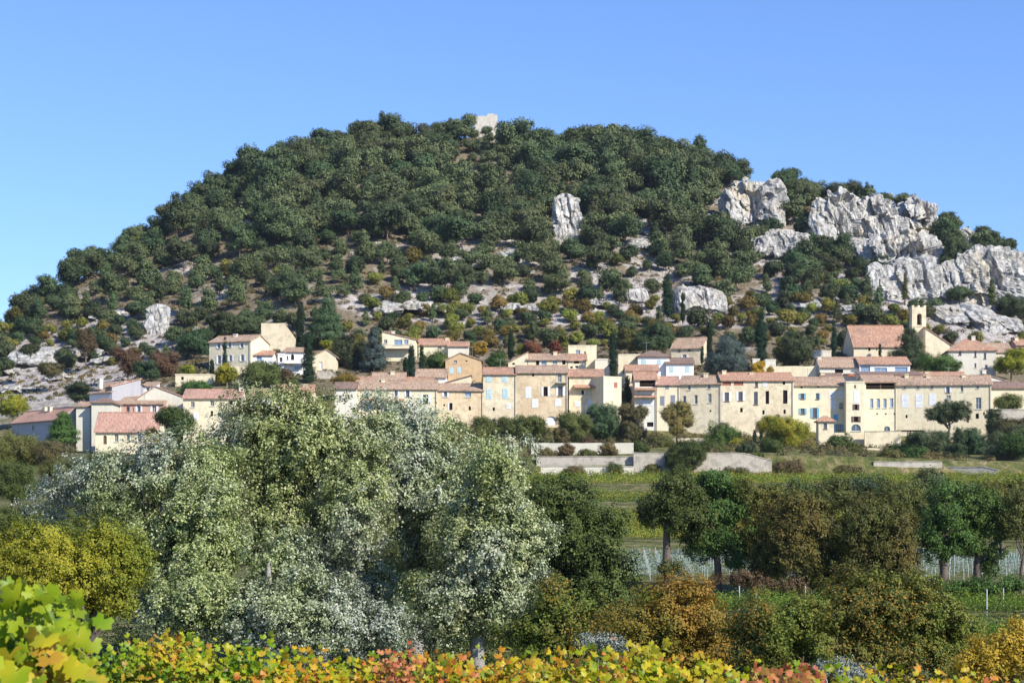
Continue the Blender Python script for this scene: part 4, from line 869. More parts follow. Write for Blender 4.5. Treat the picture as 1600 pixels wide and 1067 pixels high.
# roof terrace furniture, pergola, lamps
def parasol(label, px, py, base, Y, w, mat):
    k = Y/F; z0 = ZC+(HY-base)*k; h = (base-py)*k; t = empty('parasol', ((px-800)*k, Y, z0)); tag(t, label, 'parasol')
    MB().tube([(0,0,0),(0,0,h)], [.04,.03], 6).build('pole', M['metal'], t)
    mb = MB(); r0 = w*k/2; n = 8; mb.v.append((0,0,h)); 
    for i in range(n): mb.v.append((r0*math.cos(6.283*i/n), r0*math.sin(6.283*i/n), h-.5))
    for i in range(n): mb.f.append((0,1+i,1+(i+1)%n))
    mb.build('canopy', M[mat], t)
parasol('rust red parasol on the roof terrace of the narrow tower house', 1330, 584, 596, 396, 20, 'parasol')
def pergola(label, x0, x1, top, base, Y):
    k = Y/F; z0 = ZC+(HY-base)*k; h = (base-top)*k; Wd = (x1-x0)*k; t = empty('pergola', ((x0-800)*k, Y, z0)); tag(t, label, 'pergola')
    n = max(2, int(Wd/2)+1)
    for i in range(n):
        for y in (0, 2.4): MB().box(Wd*i/(n-1)-.09,Wd*i/(n-1)+.09,y,y+.18,-1,h-.2).build('post', M['wood'], t)
    rb = MB(); 
    for i in range(int(Wd/.5)+1): rb.box(i*.5,i*.5+.1,-.2,2.8,h-.05,h+.06)
    rb.box(-.2,Wd+.2,0,.16,h-.198,h-.052).box(-.2,Wd+.2,2.4,2.56,h-.198,h-.052).build('beams', M['wood'], t)
pergola('brown timber pergola right of the arched cellar door', 1403, 1442, 672, 690, 386)
pergola('rusty garden pergola under the dark trees', 868, 905, 692, 712, 348)
def pylon(label, px, base, top, Y):
    k = Y/F; z0 = float(gz(px, Y)); h = ZC+(HY-top)*k-z0; t = empty('utility_mast', ((px-800)*k, Y, z0)); tag(t, label, 'mast')
    MB().tube([(0,0,-.5),(0,0,h)], [.14,.08], 6).build('pole', M['metal'], t); MB().box(-.7,.7,-.05,.05,h*.82,h*.82+.1).build('crossarm', M['metal'], t)
# ------------------------------------------------------------------ planting in and around the village
SEED = [100]
def leafsize(Y): return 1.55*Y/F*1.05          # about one and a half photo pixels
def plant(kind, label, px, base, w, h, Y, mat, name=None, cat=None, cover=1.0, **kw):
    k = Y/F; W_, H_ = w*k, h*k; SEED[0] += 1; rr = random.Random(SEED[0]); x, y, z = at(px, base, Y); g0 = gz(px, Y); low = max(0.0, min(z-g0, 6))
    z -= low*.0
    ls = max(leafsize(Y), W_*.018)
    if kind == 'cyp':
        n = 6; ells = [(0,0,H_*(i+.6)/n, W_*.5*s, W_*.5*s, H_*.13) for i, s in enumerate((.78,.95,1,.86,.62,.3))]
        return tree_thing(name or 'cypress_tree', label, cat or 'cypress', (x,y,z), ells, mat, W_*.22+.1, max(W_*.12,.16), min(ls*.8,.2), cover*1.3, seed=SEED[0], flat=1.5, up=.3, aspect=.45, nl=2, r0=H_*.018)
    if kind == 'con':
        ells = [(rr.uniform(-.04,.04)*W_,0,H_*f,W_*.5*s,W_*.5*s,H_*.12) for f, s in ((.22,1),(.4,.92),(.56,.74),(.72,.52),(.87,.26))]
        return tree_thing(name or 'conifer_tree', label, cat or 'conifer', (x,y,z), ells, mat, W_*.13, W_*.055+.08, ls, cover, seed=SEED[0], flat=.6, up=.3, aspect=.5, nl=6, **kw)
    if kind == 'umb':
        ells = [(-W_*.2,0,H_*.64,W_*.33,W_*.3,H_*.24),(W_*.22,0,H_*.72,W_*.3,W_*.28,H_*.24),(0,W_*.1,H_*.74,W_*.36,W_*.3,H_*.22)]
        return tree_thing(name or 'umbrella_pine', label, cat or 'pine', (x,y,z), ells, mat, W_*.09, W_*.04+.06, ls*.9, cover*1.2, seed=SEED[0], flat=.7, up=.4, nl=8, r0=H_*.03)
    if kind == 'bush':
        ells = [(0,0,H_*.48,W_*.44,W_*.38,H_*.46)]+[(rr.uniform(-.3,.3)*W_,rr.uniform(-.2,.2)*W_,H_*rr.uniform(.3,.6),W_*.24,W_*.22,H_*.3) for _ in range(3)]
        return tree_thing(name or 'bush', label, cat or 'bush', (x,y,z), ells, mat, W_*.14, W_*.06+.06, ls, cover, seed=SEED[0], nl=3, fork=.15, **kw)
    ells = [(0,0,H_*.55,W_*.42,W_*.38,H_*.40)]+[(math.cos(a)*W_*.32,math.sin(a)*W_*.24,H_*rr.uniform(.28,.82),W_*.22,W_*.22,H_*.18) for a in [i*1.05+rr.uniform(-.4,.4) for i in range(6)]]
    return tree_thing(name or 'tree', label, cat or 'tree', (x,y,z), ells, mat, W_*.12, W_*.05+.07, ls, cover, seed=SEED[0], nl=7, r0=H_*.022, **kw)
PL = [
 ('cyp','tallest cypress, beside the white balcony house',482,600,19,76,430,'cypress'),('cyp','dark cypress standing just behind the tallest one',469,548,17,74,455,'cypress'),
 ('cyp','thin cypress in front of the three storey villa',351,578,7,48,436,'cypress'),('cyp','short cypress at the left foot of the three storey villa',331,586,7,22,438,'cypress'),
 ('cyp','medium cypress below the yellow villa balcony',643,588,13,46,428,'cypress'),('cyp','short fat cypress left of the medium one by the yellow villa',634,589,9,30,424,'cypress'),('cyp','narrow cypress beside the long outbuilding',659,576,9,34,430,'cypress'),
 ('cyp','slim cypress behind the gable left of the red shrubs',798,558,10,44,445,'cypress'),('cyp','tall thin cypress between the garden building and the white houses',958,592,13,72,418,'cypress'),('cyp','cypress squeezed against the tower house wall',980,632,12,44,400,'cypress'),
 ('cyp','cypress behind the stone farmhouse gable',1108,560,10,62,450,'cypress'),('cyp','small cypress at the corner of the stone farmhouse',1097,568,5,26,440,'cypress'),('cyp','stout cypress above the terrace row brick panels',1189,562,20,76,440,'cypress'),
 ('cyp','tall twin cypress on the slope above the village',1043,492,18,62,488,'cypress'),('cyp','small cypress right of the tall twin cypress on the slope',1067,502,8,42,486,'cypress'),
 ('cyp','thin cypress just left of the church',1303,558,9,58,449,'cypress'),('cyp','tiny cypress against the church front',1375,560,4,22,444,'cypress'),('cyp','small cypress beside the arched gate of the stone house',1189,694,5,30,380,'cypress'),('cyp','short cypress between shrubs by the arched gate',1179,692,5,18,379,'cypress'),
 ('con','grey blue cedar left of the yellow villa',585,585,40,74,440,'cedar'),('con','large dark cedar above the middle of the terrace row',1136,590,78,66,424,'cedar'),('con','green conifer in front of the tall blank wall',98,700,50,58,370,'deepgreen'),
 ('con','dark bluish conifer in front of the church',1421,586,58,80,432,'holm'),('con','dark conifer rising above the trees at the right',1497,748,44,84,352,'holm'),('umb','umbrella pine in front of the long cream house',1481,694,68,72,380,'pine'),
 ('con','dark drooping conifer right of the arched gate',1214,702,34,56,374,'holm'),('con','dark conifer group left of the grey cedar',512,545,60,82,470,'holm'),
 ('rnd','dark tree left of the grey cedar',548,598,60,84,446,'holm'),('rnd','round olive green tree in front of the small annex',408,612,64,52,424,'olive'),('bush','rose coloured shrub below the white balcony house',448,604,26,32,430,'redbrown'),
 ('rnd','light green and yellow tree under the three storey villa',354,608,36,44,428,'yellowgreen'),('bush','dark green shrub left of the light green tree',303,620,58,26,420,'deepgreen'),('bush','fresh green shrub beside the cream outbuilding',293,588,28,20,440,'yellowgreen'),
 ('rnd','dark evergreen on the slope behind the villa left side',303,560,48,52,462,'holm'),('rnd','grey green tree behind the villa roof',352,530,54,44,468,'holm'),('rnd','grey green tree right of the villa chimney',392,528,46,42,470,'holm'),('rnd','brownish tree low on the left slope',258,600,44,54,446,'redbrown'),
 ('rnd','round holm oak beside the blue shaded gable house',125,636,46,40,420,'holm'),('rnd','red brown tree on the slope above the narrow white house',200,594,46,54,444,'redbrown'),('rnd','green shrubby tree right of the red brown tree',228,596,40,34,436,'holm'),
 ('rnd','lone rust tree on the bare rock of the left slope',134,566,32,58,462,'redbrown'),('bush','bright yellow bush in front of the pink roof',241,700,40,36,360,'yellow'),('rnd','round green tree between the yellow bush and the yellow house',274,690,56,60,358,'oak'),
 ('rnd','yellow green tree at the left edge beside the low pink roof',20,660,46,50,408,'yellowgreen'),('bush','grey green shrub on the left rocky slope',48,556,30,22,456,'holm'),('bush','dark shrub clump on the lower left rocky slope',80,590,46,24,446,'scrub'),
 ('bush','round dark bush beside the long outbuilding',682,584,46,36,432,'deepgreen'),('rnd','bright orange tree beside the low annex',748,560,27,30,450,'gold'),('bush','dark green bush right of the orange tree',778,582,32,38,436,'deepgreen'),
 ('bush','dark red shrub behind the brown straight roof',832,556,30,26,442,'red'),('bush','crimson shrub right of the dark red one',867,556,22,26,442,'red'),('bush','yellow shrub left of the dark red shrub',815,556,22,20,444,'yellowgreen'),
 ('bush','orange hedge at the corner of the low terrace left of the village centre',537,602,42,18,410,'orange'),('rnd','golden shrub behind the white gabled house',520,552,36,24,456,'yellowgreen'),
 ('rnd','dark green tree above the white blocks',1022,560,64,56,450,'holm'),('rnd','olive tree left of the dark tree above the white blocks',985,556,50,44,452,'olive'),('rnd','yellow tree behind the terrace row roof',1184,592,24,30,418,'yellow'),('bush','small orange shrub between the two ivory pavilions',1205,586,12,16,420,'gold'),
 ('rnd','tall dark tree right of the ivory pavilions',1250,584,54,76,432,'holm'),('rnd','green tree left of the tall dark tree by the pavilions',1226,582,36,54,438,'olive'),('bush','green shrub mass right of the church conifer',1466,590,66,40,424,'deepgreen'),
 ('rnd','round yellow green tree right of the white presbytery',1580,590,52,46,428,'yellowgreen'),('bush','trimmed plane hedge at the right edge',1575,642,56,28,396,'olive'),('bush','leaning green shrub at the foot of the long cream house',1432,700,40,22,376,'oak'),
 ('bush','dark shrub left of the mansion garden',712,692,40,44,384,'holm'),('rnd','olive green tree before the mansion left half',770,716,60,68,378,'olive'),('rnd','olive tree before the mansion arched doorway',822,712,66,66,374,'olive'),('rnd','dark olive tree at the left end of the garden wall',800,726,50,48,364,'scrub'),
 ('rnd','brown green tree before the narrow stone house',896,706,56,70,372,'olive'),('rnd','big dark evergreen before the tower house',948,700,62,74,378,'holm'),('rnd','dusky tree right of the big dark evergreen',988,704,46,76,376,'scrub'),
 ('rnd','tan autumn tree in front of the terrace row',1058,688,48,64,372,'tan'),('rnd','round green tree in front of the long white wall',1074,752,68,72,334,'oak'),('bush','leafy green shrub below the stone house corner',1128,706,62,48,372,'deepgreen'),
 ('bush','pale green bush on the middle terrace',1030,708,50,30,366,'olive'),('bush','yellow bush on the middle terrace',1154,704,28,22,364,'yellowgreen'),('bush','rusty creeper on the garden wall',922,706,34,24,352,'redbrown'),
 ('rnd','large yellow green tree left of the little tower',1228,722,80,72,368,'yellowgreen'),('bush','dark bush at the foot of the little tower',1286,748,70,44,346,'holm'),('bush','green bush right of the little tower',1316,716,44,44,372,'oak'),('bush','rust tipped bush left of the little tower',1262,722,34,36,362,'tan'),
 ('bush','green bush on the broken wall below the cellar door',1340,728,44,34,360,'olive'),('bush','dark bush above the pale wall on the right',1355,742,28,30,350,'holm'),('rnd','dark tree left of the tall conifer at the right',1452,740,66,70,362,'holm'),('rnd','dark tree behind the tall conifer at the right',1522,732,54,66,366,'holm'),
 ('rnd','dark green tree near the right edge below the hedge',1570,748,66,84,350,'holm'),('bush','green shrub beside the rubble terrace wall',1590,720,60,50,344,'deepgreen'),('bush','low green shrub on the grey slope right of centre',1400,716,44,24,366,'deepgreen'),
 ('bush','small shrub at the lower left garden wall',852,726,28,30,348,'olive'),('rnd','slim pale tree on the garden wall',878,728,26,62,350,'scrub'),('bush','red leaved vine by the garden wall end',975,712,26,22,350,'redbrown'),
]
for pl in PL:
    k, lab, px, b, w, h, Y, mt = pl; plant(k, lab, px, b, w, h, Y, mt)
# wild undergrowth on the garden terraces
gp = []
rr2 = random.Random(9)
for i in range(1500):
    Y = rr2.choice([rr2.uniform(341,392), rr2.uniform(341,392), rr2.uniform(405,440)]); px = rr2.uniform(640 if Y < 400 else 100, 1640)
    if vnoise(np.array(px/40.), np.array(Y/12.), 4) < .38: continue
    gp.append(((px-800)*Y/F, Y))
gp = np.array(gp); zz = ground(gp[:,0], gp[:,1]); per = 90; rad = rng.uniform(.5,1.5,len(gp)); b3 = np.column_stack([gp, zz])
cc = np.repeat(b3, per, 0); d = unit(len(cc)); d[:,2] = np.abs(d[:,2]); rd = np.repeat(rad, per)[:,None]; cc = cc+d*rd*np.array([1,1,.9])*rng.uniform(.65,1.08,(len(cc),1))
nn = d*.8+unit(len(cc))*.6+np.array([0,0,.2]); nn /= np.linalg.norm(nn,axis=1,keepdims=True)
tag(link('undergrowth', quads('undergrowth', leaves(cc, nn, .28, .7)), M['scrub']), 'wild undergrowth on the garden terraces below the houses', 'undergrowth', kind='stuff')
for i,(px,b,w,h,Y,mt,l) in enumerate([(850,722,36,24,341,'scrub','brown bush on the left terrace wall'),(884,716,30,26,342,'redbrown','rusty bush in front of the tall rough wall'),(916,722,34,22,341,'olive','green bush in front of the tall rough wall'),(950,716,36,28,342,'scrub','dusky bush at the right of the tall rough wall'),
   (1000,712,30,24,346,'oak','round green bush above the left end of the long wall'),(1120,712,40,26,348,'olive','olive bush above the long white wall'),(1168,712,36,22,347,'holm','dark bush above the long white wall'),(1204,716,40,36,349,'oak','green bush at the right end of the long white wall'),(1235,744,60,26,338,'redbrown','dry brown brushwood at the end of the long white wall'),
   (1390,722,40,24,344,'olive','small green bush above the right pale wall'),(1430,724,46,28,345,'deepgreen','deep green bush above the right pale wall'),(1330,748,50,22,336,'scrub','brushwood left of the right pale wall'),(700,712,60,44,352,'scrub','dusky thicket behind the silver poplar top'),(745,700,40,36,366,'olive','olive shrub under the white shuttered stone house'),(1590,690,60,40,374,'scrub','thicket under the hedge at the right edge'),(1020,744,30,22,335.5,'olive','bush hanging at the left part of the long white wall'),(1150,748,44,20,335,'scrub','dry bush at the foot of the long white wall'),(900,746,50,16,333,'scrub','dry bush at the foot of the lower pale terrace wall'),(962,742,30,22,333.5,'olive','olive bush at the foot of the lower pale terrace wall'),(1180,724,26,22,338.5,'oak','bush spilling over the long white wall'),(1556,690,30,60,376,'holm','dark upright tree at the end of the long cream house')]):
    plant('bush', l, px, b, w, h, Y, mt)
# broadleaf belt beneath the village (left) and behind the fields
BELT = [('olive green tree at the left edge under the long low house',30,745,100,74,300,'olive'),('grey brown tree under the tall blank wall',95,745,80,58,290,'scrub'),('dark olive tree left of the silver poplar crown',110,790,90,74,240,'olive'),('dull green tree at the left edge above the yellow green thicket',18,800,90,80,230,'oak'),('russet tinged tree at the left edge',-10,760,70,60,235,'brownolive'),('small olive tree between the left poplar and the village',165,752,70,54,270,'olive'),
 ('green tree at left edge behind the yellow green thicket',30,880,120,96,150,'oak'),('green undergrowth tree below the left poplar',110,860,90,70,170,'oak')]
for (lab, px, b, w, h, Y, mt) in BELT: plant('rnd', lab, px, b, w, h, Y, mt)

# ------------------------------------------------------------------ large middle-ground trees, crowns given as ellipses (px, py, rx, ry, depth offset m)
def bigtree(name, label, cat, base_px, Y, ells, mat, leaf_px, lobe_px, clump_px, cover=1.0, barkm='bark', nl=8, r0=None, seed=0, base_py=None, gap=0.0, **kw):
    k = Y/F; x = (base_px-800)*k; z = float(ground(np.array([x]), np.array([Y]))[0]) if base_py is None else ZC+(HY-base_py)*k
    E = [((a-base_px)*k, dy, ZC+(HY-b)*k-z, rx*k, min(rx,ry)*k*.95, ry*k) for (a,b,rx,ry,dy) in ells]
    return tree_thing(name, label, cat, (x,Y,z), E, mat, lobe_px*k, clump_px*k, leaf_px*k, cover, seed=seed, barkm=barkm, nl=nl, r0=r0, gap=gap, **kw)
bigtree('white_poplar','tallest silver green poplar, centre of the group, with a dark hollow by its trunk','poplar',500,88,[(455,690,105,80,0),(380,700,75,60,1.5),(540,700,70,65,.5),(425,790,62,105,-.5),(370,810,60,80,0),(560,800,66,110,-1),(500,760,50,50,1.5),(505,880,45,60,1.8),(600,700,40,60,1.5),(440,655,60,42,.5),(560,900,70,80,.5)],'poplar',4.3,30,10,cover=1.15,barkm='barklight',gap=.16,seed=1,nl=14,r0=.42,aspect=.62,flat=1.15)
bigtree('white_poplar','silver poplar with rounded top right of the tallest one','poplar',650,92,[(640,690,75,58,0),(690,760,80,80,0),(620,770,60,70,-1),(715,835,62,75,-1),(655,860,62,70,.6),(600,655,40,30,.5),(650,945,45,40,1.2),(700,900,50,60,.8)],'poplar',4.2,29,10,cover=1.15,barkm='barklight',gap=.16,seed=2,nl=10,r0=.35,aspect=.62,flat=1.15)
bigtree('white_poplar','rightmost silver poplar with the brightest silvery leaves','poplar',745,84,[(782,730,52,58,0),(800,790,40,60,0),(760,870,92,88,-.5),(720,935,85,62,-1),(800,900,55,80,0),(740,800,60,60,1),(770,970,80,42,0),(690,985,60,32,0)],'poplar',4.3,28,10,cover=1.15,barkm='barklight',gap=.16,seed=3,nl=10,r0=.32,aspect=.62,flat=1.15)
bigtree('white_poplar','broad silver poplar left of the tallest one','poplar',255,84,[(250,765,100,68,0),(160,765,75,45,.5),(290,860,100,90,-1),(345,840,50,90,-1.5),(230,860,80,70,0),(80,785,55,24,1),(310,730,50,50,1),(250,950,80,50,1)],'poplar',4.2,29,10,cover=1.15,barkm='barklight',gap=.16,seed=4,nl=12,r0=.36,aspect=.62,flat=1.15)
bigtree('white_poplar','low silver poplar thicket at the foot of the group','poplar',420,78,[(300,930,75,60,0),(380,960,80,55,0),(460,950,85,65,0),(530,975,60,45,.5),(260,960,50,45,.5),(430,880,70,50,1),(350,995,60,25,0),(600,985,50,34,.8),(480,1000,90,26,0)],'poplar',4.4,27,10,cover=1.15,barkm='barklight',gap=.16,seed=5,nl=8,r0=.25,aspect=.62,flat=1.1)
bigtree('oak_tree','dark evergreen oak added as a shade backing behind the silver poplar trunks','oak tree',590,106,[(560,930,90,60,0),(640,930,90,70,0),(500,960,80,50,0),(680,975,80,40,0),(420,960,70,50,0),(600,985,120,30,-2)],'holm',4.6,24,10,seed=70,nl=6,r0=.3)  # added dark crown, keeps the hollows between the poplars dark
bigtree('broad_tree','yellow green spreading tree at the lower left','tree',120,56,[(60,855,85,48,0),(165,850,60,42,0),(210,885,40,50,0),(110,900,110,48,-.5),(20,890,60,55,.5),(190,940,45,40,0),(60,950,70,40,0),(130,960,60,30,.4)],'yellowgreen',3.6,22,8,cover=.72,seed=6,nl=16,r0=.22,aspect=.7,flat=.65)
bigtree('oak_tree','spreading dark green oak right of the silver poplars','oak tree',910,98,[(870,790,65,42,0),(910,850,75,60,-.5),(860,870,50,60,.5),(945,900,55,55,0),(900,930,75,50,0),(960,930,35,40,0),(850,930,50,50,1)],'oak',4.2,22,9,cover=1.05,seed=7,gap=.1,nl=10,r0=.4,flat=.85)
bigtree('oak_bush','dark green and ochre bush between the oak and the poplars','bush',880,66,[(875,950,52,50,0),(845,985,65,40,0),(920,980,55,45,0),(880,1015,90,30,0)],'mixed',4.6,20,9,cover=.9,seed=8,gap=.12,nl=6,r0=.12)
bigtree('thorn_bush','orange and green bush in the middle of the lower right','bush',1050,58,[(1060,950,70,52,0),(1010,985,80,45,-.4),(1100,985,52,55,0),(965,985,40,28,.3),(1060,1015,90,45,0),(1120,1020,40,40,0)],'orange',4.4,20,8.5,cover=.75,seed=9,gap=.12,nl=12,r0=.13)
bigtree('oak_bush','broad dark oak scrub with rusty tips at the lower right','oak tree',1340,52,[(1235,975,88,52,0),(1340,960,90,58,0),(1440,970,85,58,0),(1190,1005,60,42,0),(1300,1025,120,45,-.4),(1420,1030,110,48,-.4),(1495,1000,48,48,.3),(1370,918,40,22,0),(1240,1050,110,30,0),(1440,915,30,16,0)],'mixed',4.4,20,9,cover=.95,seed=10,gap=.12,nl=14,r0=.16)
bigtree('thorn_bush','golden orange bush at the lower right corner','bush',1570,36,[(1560,1015,62,38,0),(1600,1030,60,45,0),(1530,1045,50,35,0),(1600,990,35,22,.3)],'gold',4.6,18,9,cover=.7,seed=11,gap=.12,nl=9,r0=.07)
bigtree('oak_tree','dark oak with a visible leaning trunk, left end of the tree row','oak tree',1042,136,[(1050,785,48,42,0),(1078,815,38,42,0),(1022,800,22,32,0),(1055,755,34,18,0),(1045,885,22,18,0)],'oak',3.4,15,7,seed=12,gap=.12,nl=9,r0=.32,base_py=912,fork=.45)
bigtree('oak_tree','deep green oak second from the left in the tree row','oak tree',1122,137,[(1120,790,46,50,0),(1145,835,36,40,0),(1105,850,32,30,0),(1110,755,34,20,0),(1150,880,20,22,0)],'deepgreen',3.4,15,7,seed=13,gap=.12,nl=7,r0=.26,base_py=914,fork=.4)
bigtree('oak_tree','ochre and green tree third in the tree row','oak tree',1187,137,[(1185,785,46,42,0),(1210,820,44,54,0),(1165,825,30,40,0),(1200,875,42,44,0)],'brownolive',3.4,15,7,seed=14,gap=.12,nl=7,r0=.24,base_py=914)
bigtree('oak_tree','broad brown green oak in the middle of the tree row','oak tree',1270,132,[(1262,825,66,52,0),(1235,870,50,52,0),(1300,870,58,50,0),(1255,785,50,28,0),(1270,905,70,18,0)],'brownolive',3.5,17,7.5,seed=15,gap=.12,nl=8,r0=.35,base_py=916)
bigtree('oak_tree','broad brown olive oak right of the middle one','oak tree',1370,131,[(1350,830,62,54,0),(1395,850,42,56,0),(1340,880,60,44,0),(1400,890,36,34,0),(1360,905,70,16,0)],'brownolive',3.5,17,7.5,seed=16,gap=.12,nl=8,r0=.35,base_py=918)
bigtree('oak_tree','olive brown tree rising behind the brown olive oak','oak tree',1395,146,[(1395,790,52,30,0),(1360,800,40,28,0),(1425,800,25,30,0)],'brownolive',3.2,15,7,seed=17,gap=.12,nl=5,r0=.3,base_py=905)
bigtree('oak_tree','deep green oak, left of the pair near the right end','oak tree',1475,136,[(1475,800,42,48,0),(1460,840,30,35,0),(1495,850,30,32,0)],'deepgreen',3.4,15,7,seed=18,gap=.12,nl=8,r0=.3,base_py=912,fork=.3)
bigtree('oak_tree','deep green oak with two trunks, right of the pair near the right end','oak tree',1527,137,[(1530,800,42,42,0),(1545,840,30,38,0),(1515,845,28,32,0),(1548,885,20,25,0)],'deepgreen',3.4,15,7,seed=19,gap=.12,nl=8,r0=.28,base_py=914,fork=.35)
bigtree('slender_tree','slender yellowish tree at the right edge of the tree row','tree',1596,136,[(1597,790,32,38,0),(1585,825,25,25,0),(1620,810,30,40,0)],'olive',3.0,13,6,cover=.6,seed=20,nl=7,r0=.13,base_py=915)
for i,(px,w,top,b,Y,mt,lab) in enumerate([(1235,80,745,800,178,'oak','dark green tree behind the middle of the tree row'),(1300,70,742,800,182,'olive','dull green tree behind the tree row'),(1350,90,738,800,186,'holm','grey green tree under the pale wall on the right'),(1430,80,745,805,184,'olive','olive tree behind the brown olive oak'),(1495,80,748,800,190,'oak','green tree behind the dark pair'),(1565,80,745,800,188,'brownolive','brown tree behind the right end of the row'),(1185,60,748,800,176,'brownolive','rust tinted tree behind the third of the row'),(1455,60,735,790,215,'holm','dark tree below the ramp wall')]):
    bigtree('tree', lab, 'tree', px, Y, [(px,(top+b)/2,w/2,(b-top)/2,0),(px-w*.25,(top+b)/2+8,w*.3,(b-top)*.4,0),(px+w*.25,(top+b)/2+8,w*.3,(b-top)*.4,0)], mt, 3.0, 13, 6.5, seed=40+i, nl=4, r0=.2)
bigtree('tree','green tree beside the white wall foot, behind the oak','tree',880,150,[(870,775,50,28,0),(900,800,45,30,0)],'oak',3.2,14,7,seed=60,nl=5,r0=.2)
bigtree('bush','silvery shrub between the vines and the orange bush','bush',935,40,[(930,1002,38,16,0),(960,1010,30,14,0)],'silverleaf',3,10,5,cover=.4,seed=61,nl=5,r0=.04)
bigtree('bush','pale silver spiky shrub behind the pink vines','bush',1315,30,[(1310,1045,45,20,0),(1345,1052,40,16,0)],'silverleaf',3,8,4,cover=.3,seed=62,nl=30,r0=.03,barkm='stake')
bigtree('bush','green brushwood under the bank of the tree row on the right','bush',1560,124,[(1560,915,60,14,0),(1500,920,50,12,0)],'deepgreen',3,10,6,seed=63,nl=4,r0=.08)
bigtree('bush','dark brushwood under the leaning oak','bush',1160,128,[(1160,905,50,12,0),(1215,915,50,12,0)],'redbrown',3,10,6,seed=64,nl=4,r0=.08)

RP = [('rnd','big dark evergreen growing between the two white cliffs',1495,425,48,62,'holm'),('rnd','small round pine above the big dark evergreen on the crag',1482,382,30,46,'pine'),('rnd','pine clump on top of the chimney cracked cliff',1318,312,56,26,'pine'),
 ('con','single small pointed pine on the cliff top skyline',1355,312,16,28,'pine'),('rnd','dark pine mass right of the cliff top point',1368,330,52,30,'holm'),('rnd','dark bush hanging in the cliff chimney',1345,360,26,32,'holm'),('bush','dark bush below the domed cliff left side',1378,425,34,30,'holm'),
 ('rnd','pine at the foot of the square skyline crag',1546,392,32,34,'pine'),('rnd','pale pine at the right end of the skyline',1574,400,28,30,'pine'),('rnd','dark tree between the large crag and the cliff',1255,330,50,52,'pine'),('rnd','green tree left of the cliff top',1228,300,44,40,'pine'),
 ('bush','dark bush on the ledge of the large crag',1150,340,34,20,'holm'),('bush','dark bush under the large crag',1180,372,46,22,'holm'),('con','slender green conifer before the yellowish cliff base',1414,470,10,46,'olive'),('con','slender green conifer before the long white wall',1550,478,14,46,'olive'),
 ('bush','dark bush at the foot of the yellowish cliff',1500,470,40,26,'holm'),('bush','dark bushes under the long white wall',1575,492,54,34,'holm'),('bush','small dark bush on the white dome',1395,400,22,14,'scrub'),('bush','bush in the crack of the long white wall',1478,455,26,20,'holm'),('rnd','pine at the left of the cracked cliff',1262,375,40,44,'holm'),('rnd','round pine right of the skyline crags low',1530,398,26,26,'holm'),
 ('bush','low bush on the chimney cliff face',1300,350,16,12,'scrub'),('bush','dark bush on the shoulder of the chimney cliff',1285,322,22,16,'holm'),('bush','green bush between the two vertical cliffs',1338,345,20,26,'pine'),('bush','bush on the ledge above the white dome',1400,365,40,18,'holm'),
 ('bush','olive bush on the ledge right of the white dome',1445,372,34,18,'scrub'),('bush','bush rooted in the long white wall',1530,440,18,14,'scrub'),('bush','dark bush at the top of the long white wall',1580,412,30,16,'holm'),('bush','small bush on the face of the large cracked crag',1188,330,18,12,'scrub'),
 ('bush','bush at the left foot of the large cracked crag',1128,372,36,24,'pine'),('bush','bush between the slab and the large cracked crag',1205,362,40,20,'holm'),('bush','small bush on top of the middle crag',886,312,20,12,'pine'),('bush','bush on the dark ledge left of the yellowish cliff',1368,452,34,28,'holm'),
 ('bush','bush before the middle crag left foot',866,392,24,20,'holm'),('bush','bush before the middle crag right foot',915,385,26,22,'pine')]
for (kd, lab, px, b, w, h, mt) in RP:
    yb = ray_hit(px, b+3) or float(ridgeY(np.array(px)))-6; plant(kd, lab, px, b+4, w, h+4, yb-1.5, mt)
# rough growth in the hollow behind the vineyard
gp = [(rr2.uniform(-1,1)*Y*.29, Y) for Y in (rr2.uniform(42, 118) for _ in range(900))]
gp = np.array(gp); zz = ground(gp[:,0], gp[:,1]); per = 160; rad = rng.uniform(.4,1.1,len(gp)); b3 = np.column_stack([gp, zz])
cc = np.repeat(b3, per, 0); d = unit(len(cc)); d[:,2] = np.abs(d[:,2]); rd = np.repeat(rad, per)[:,None]; cc = cc+d*rd*rng.uniform(.6,1.1,(len(cc),1))
nn = d*.8+unit(len(cc))*.7+np.array([0,0,.2]); nn /= np.linalg.norm(nn,axis=1,keepdims=True)
tag(link('rough_grass', quads('rough_grass', leaves(cc, nn, .14, .5)), M['oak']), 'rough green growth in the hollow under the poplars', 'rough grass', kind='stuff')

for (px,w,h,Y,mt,l) in ((1085,46,30,133,'oak','bush between the first two trunks of the tree row'),(1010,36,24,132,'olive','bush left of the leaning oak trunk'),(1225,50,40,130,'deepgreen','green bush under the third tree of the row'),(1438,44,34,130,'olive','bush between the brown oaks and the deep green pair'),(1500,40,30,131,'deepgreen','bush between the two deep green oaks'),(1560,46,26,131,'brownolive','bush right of the deep green pair'),(1320,60,34,128,'mixed','rusty bush under the broad brown oaks')):
    z_ = gz(px, Y); plant('bush', l, px, HY-(z_-ZC)*F/Y+3, w, h, Y, mt)

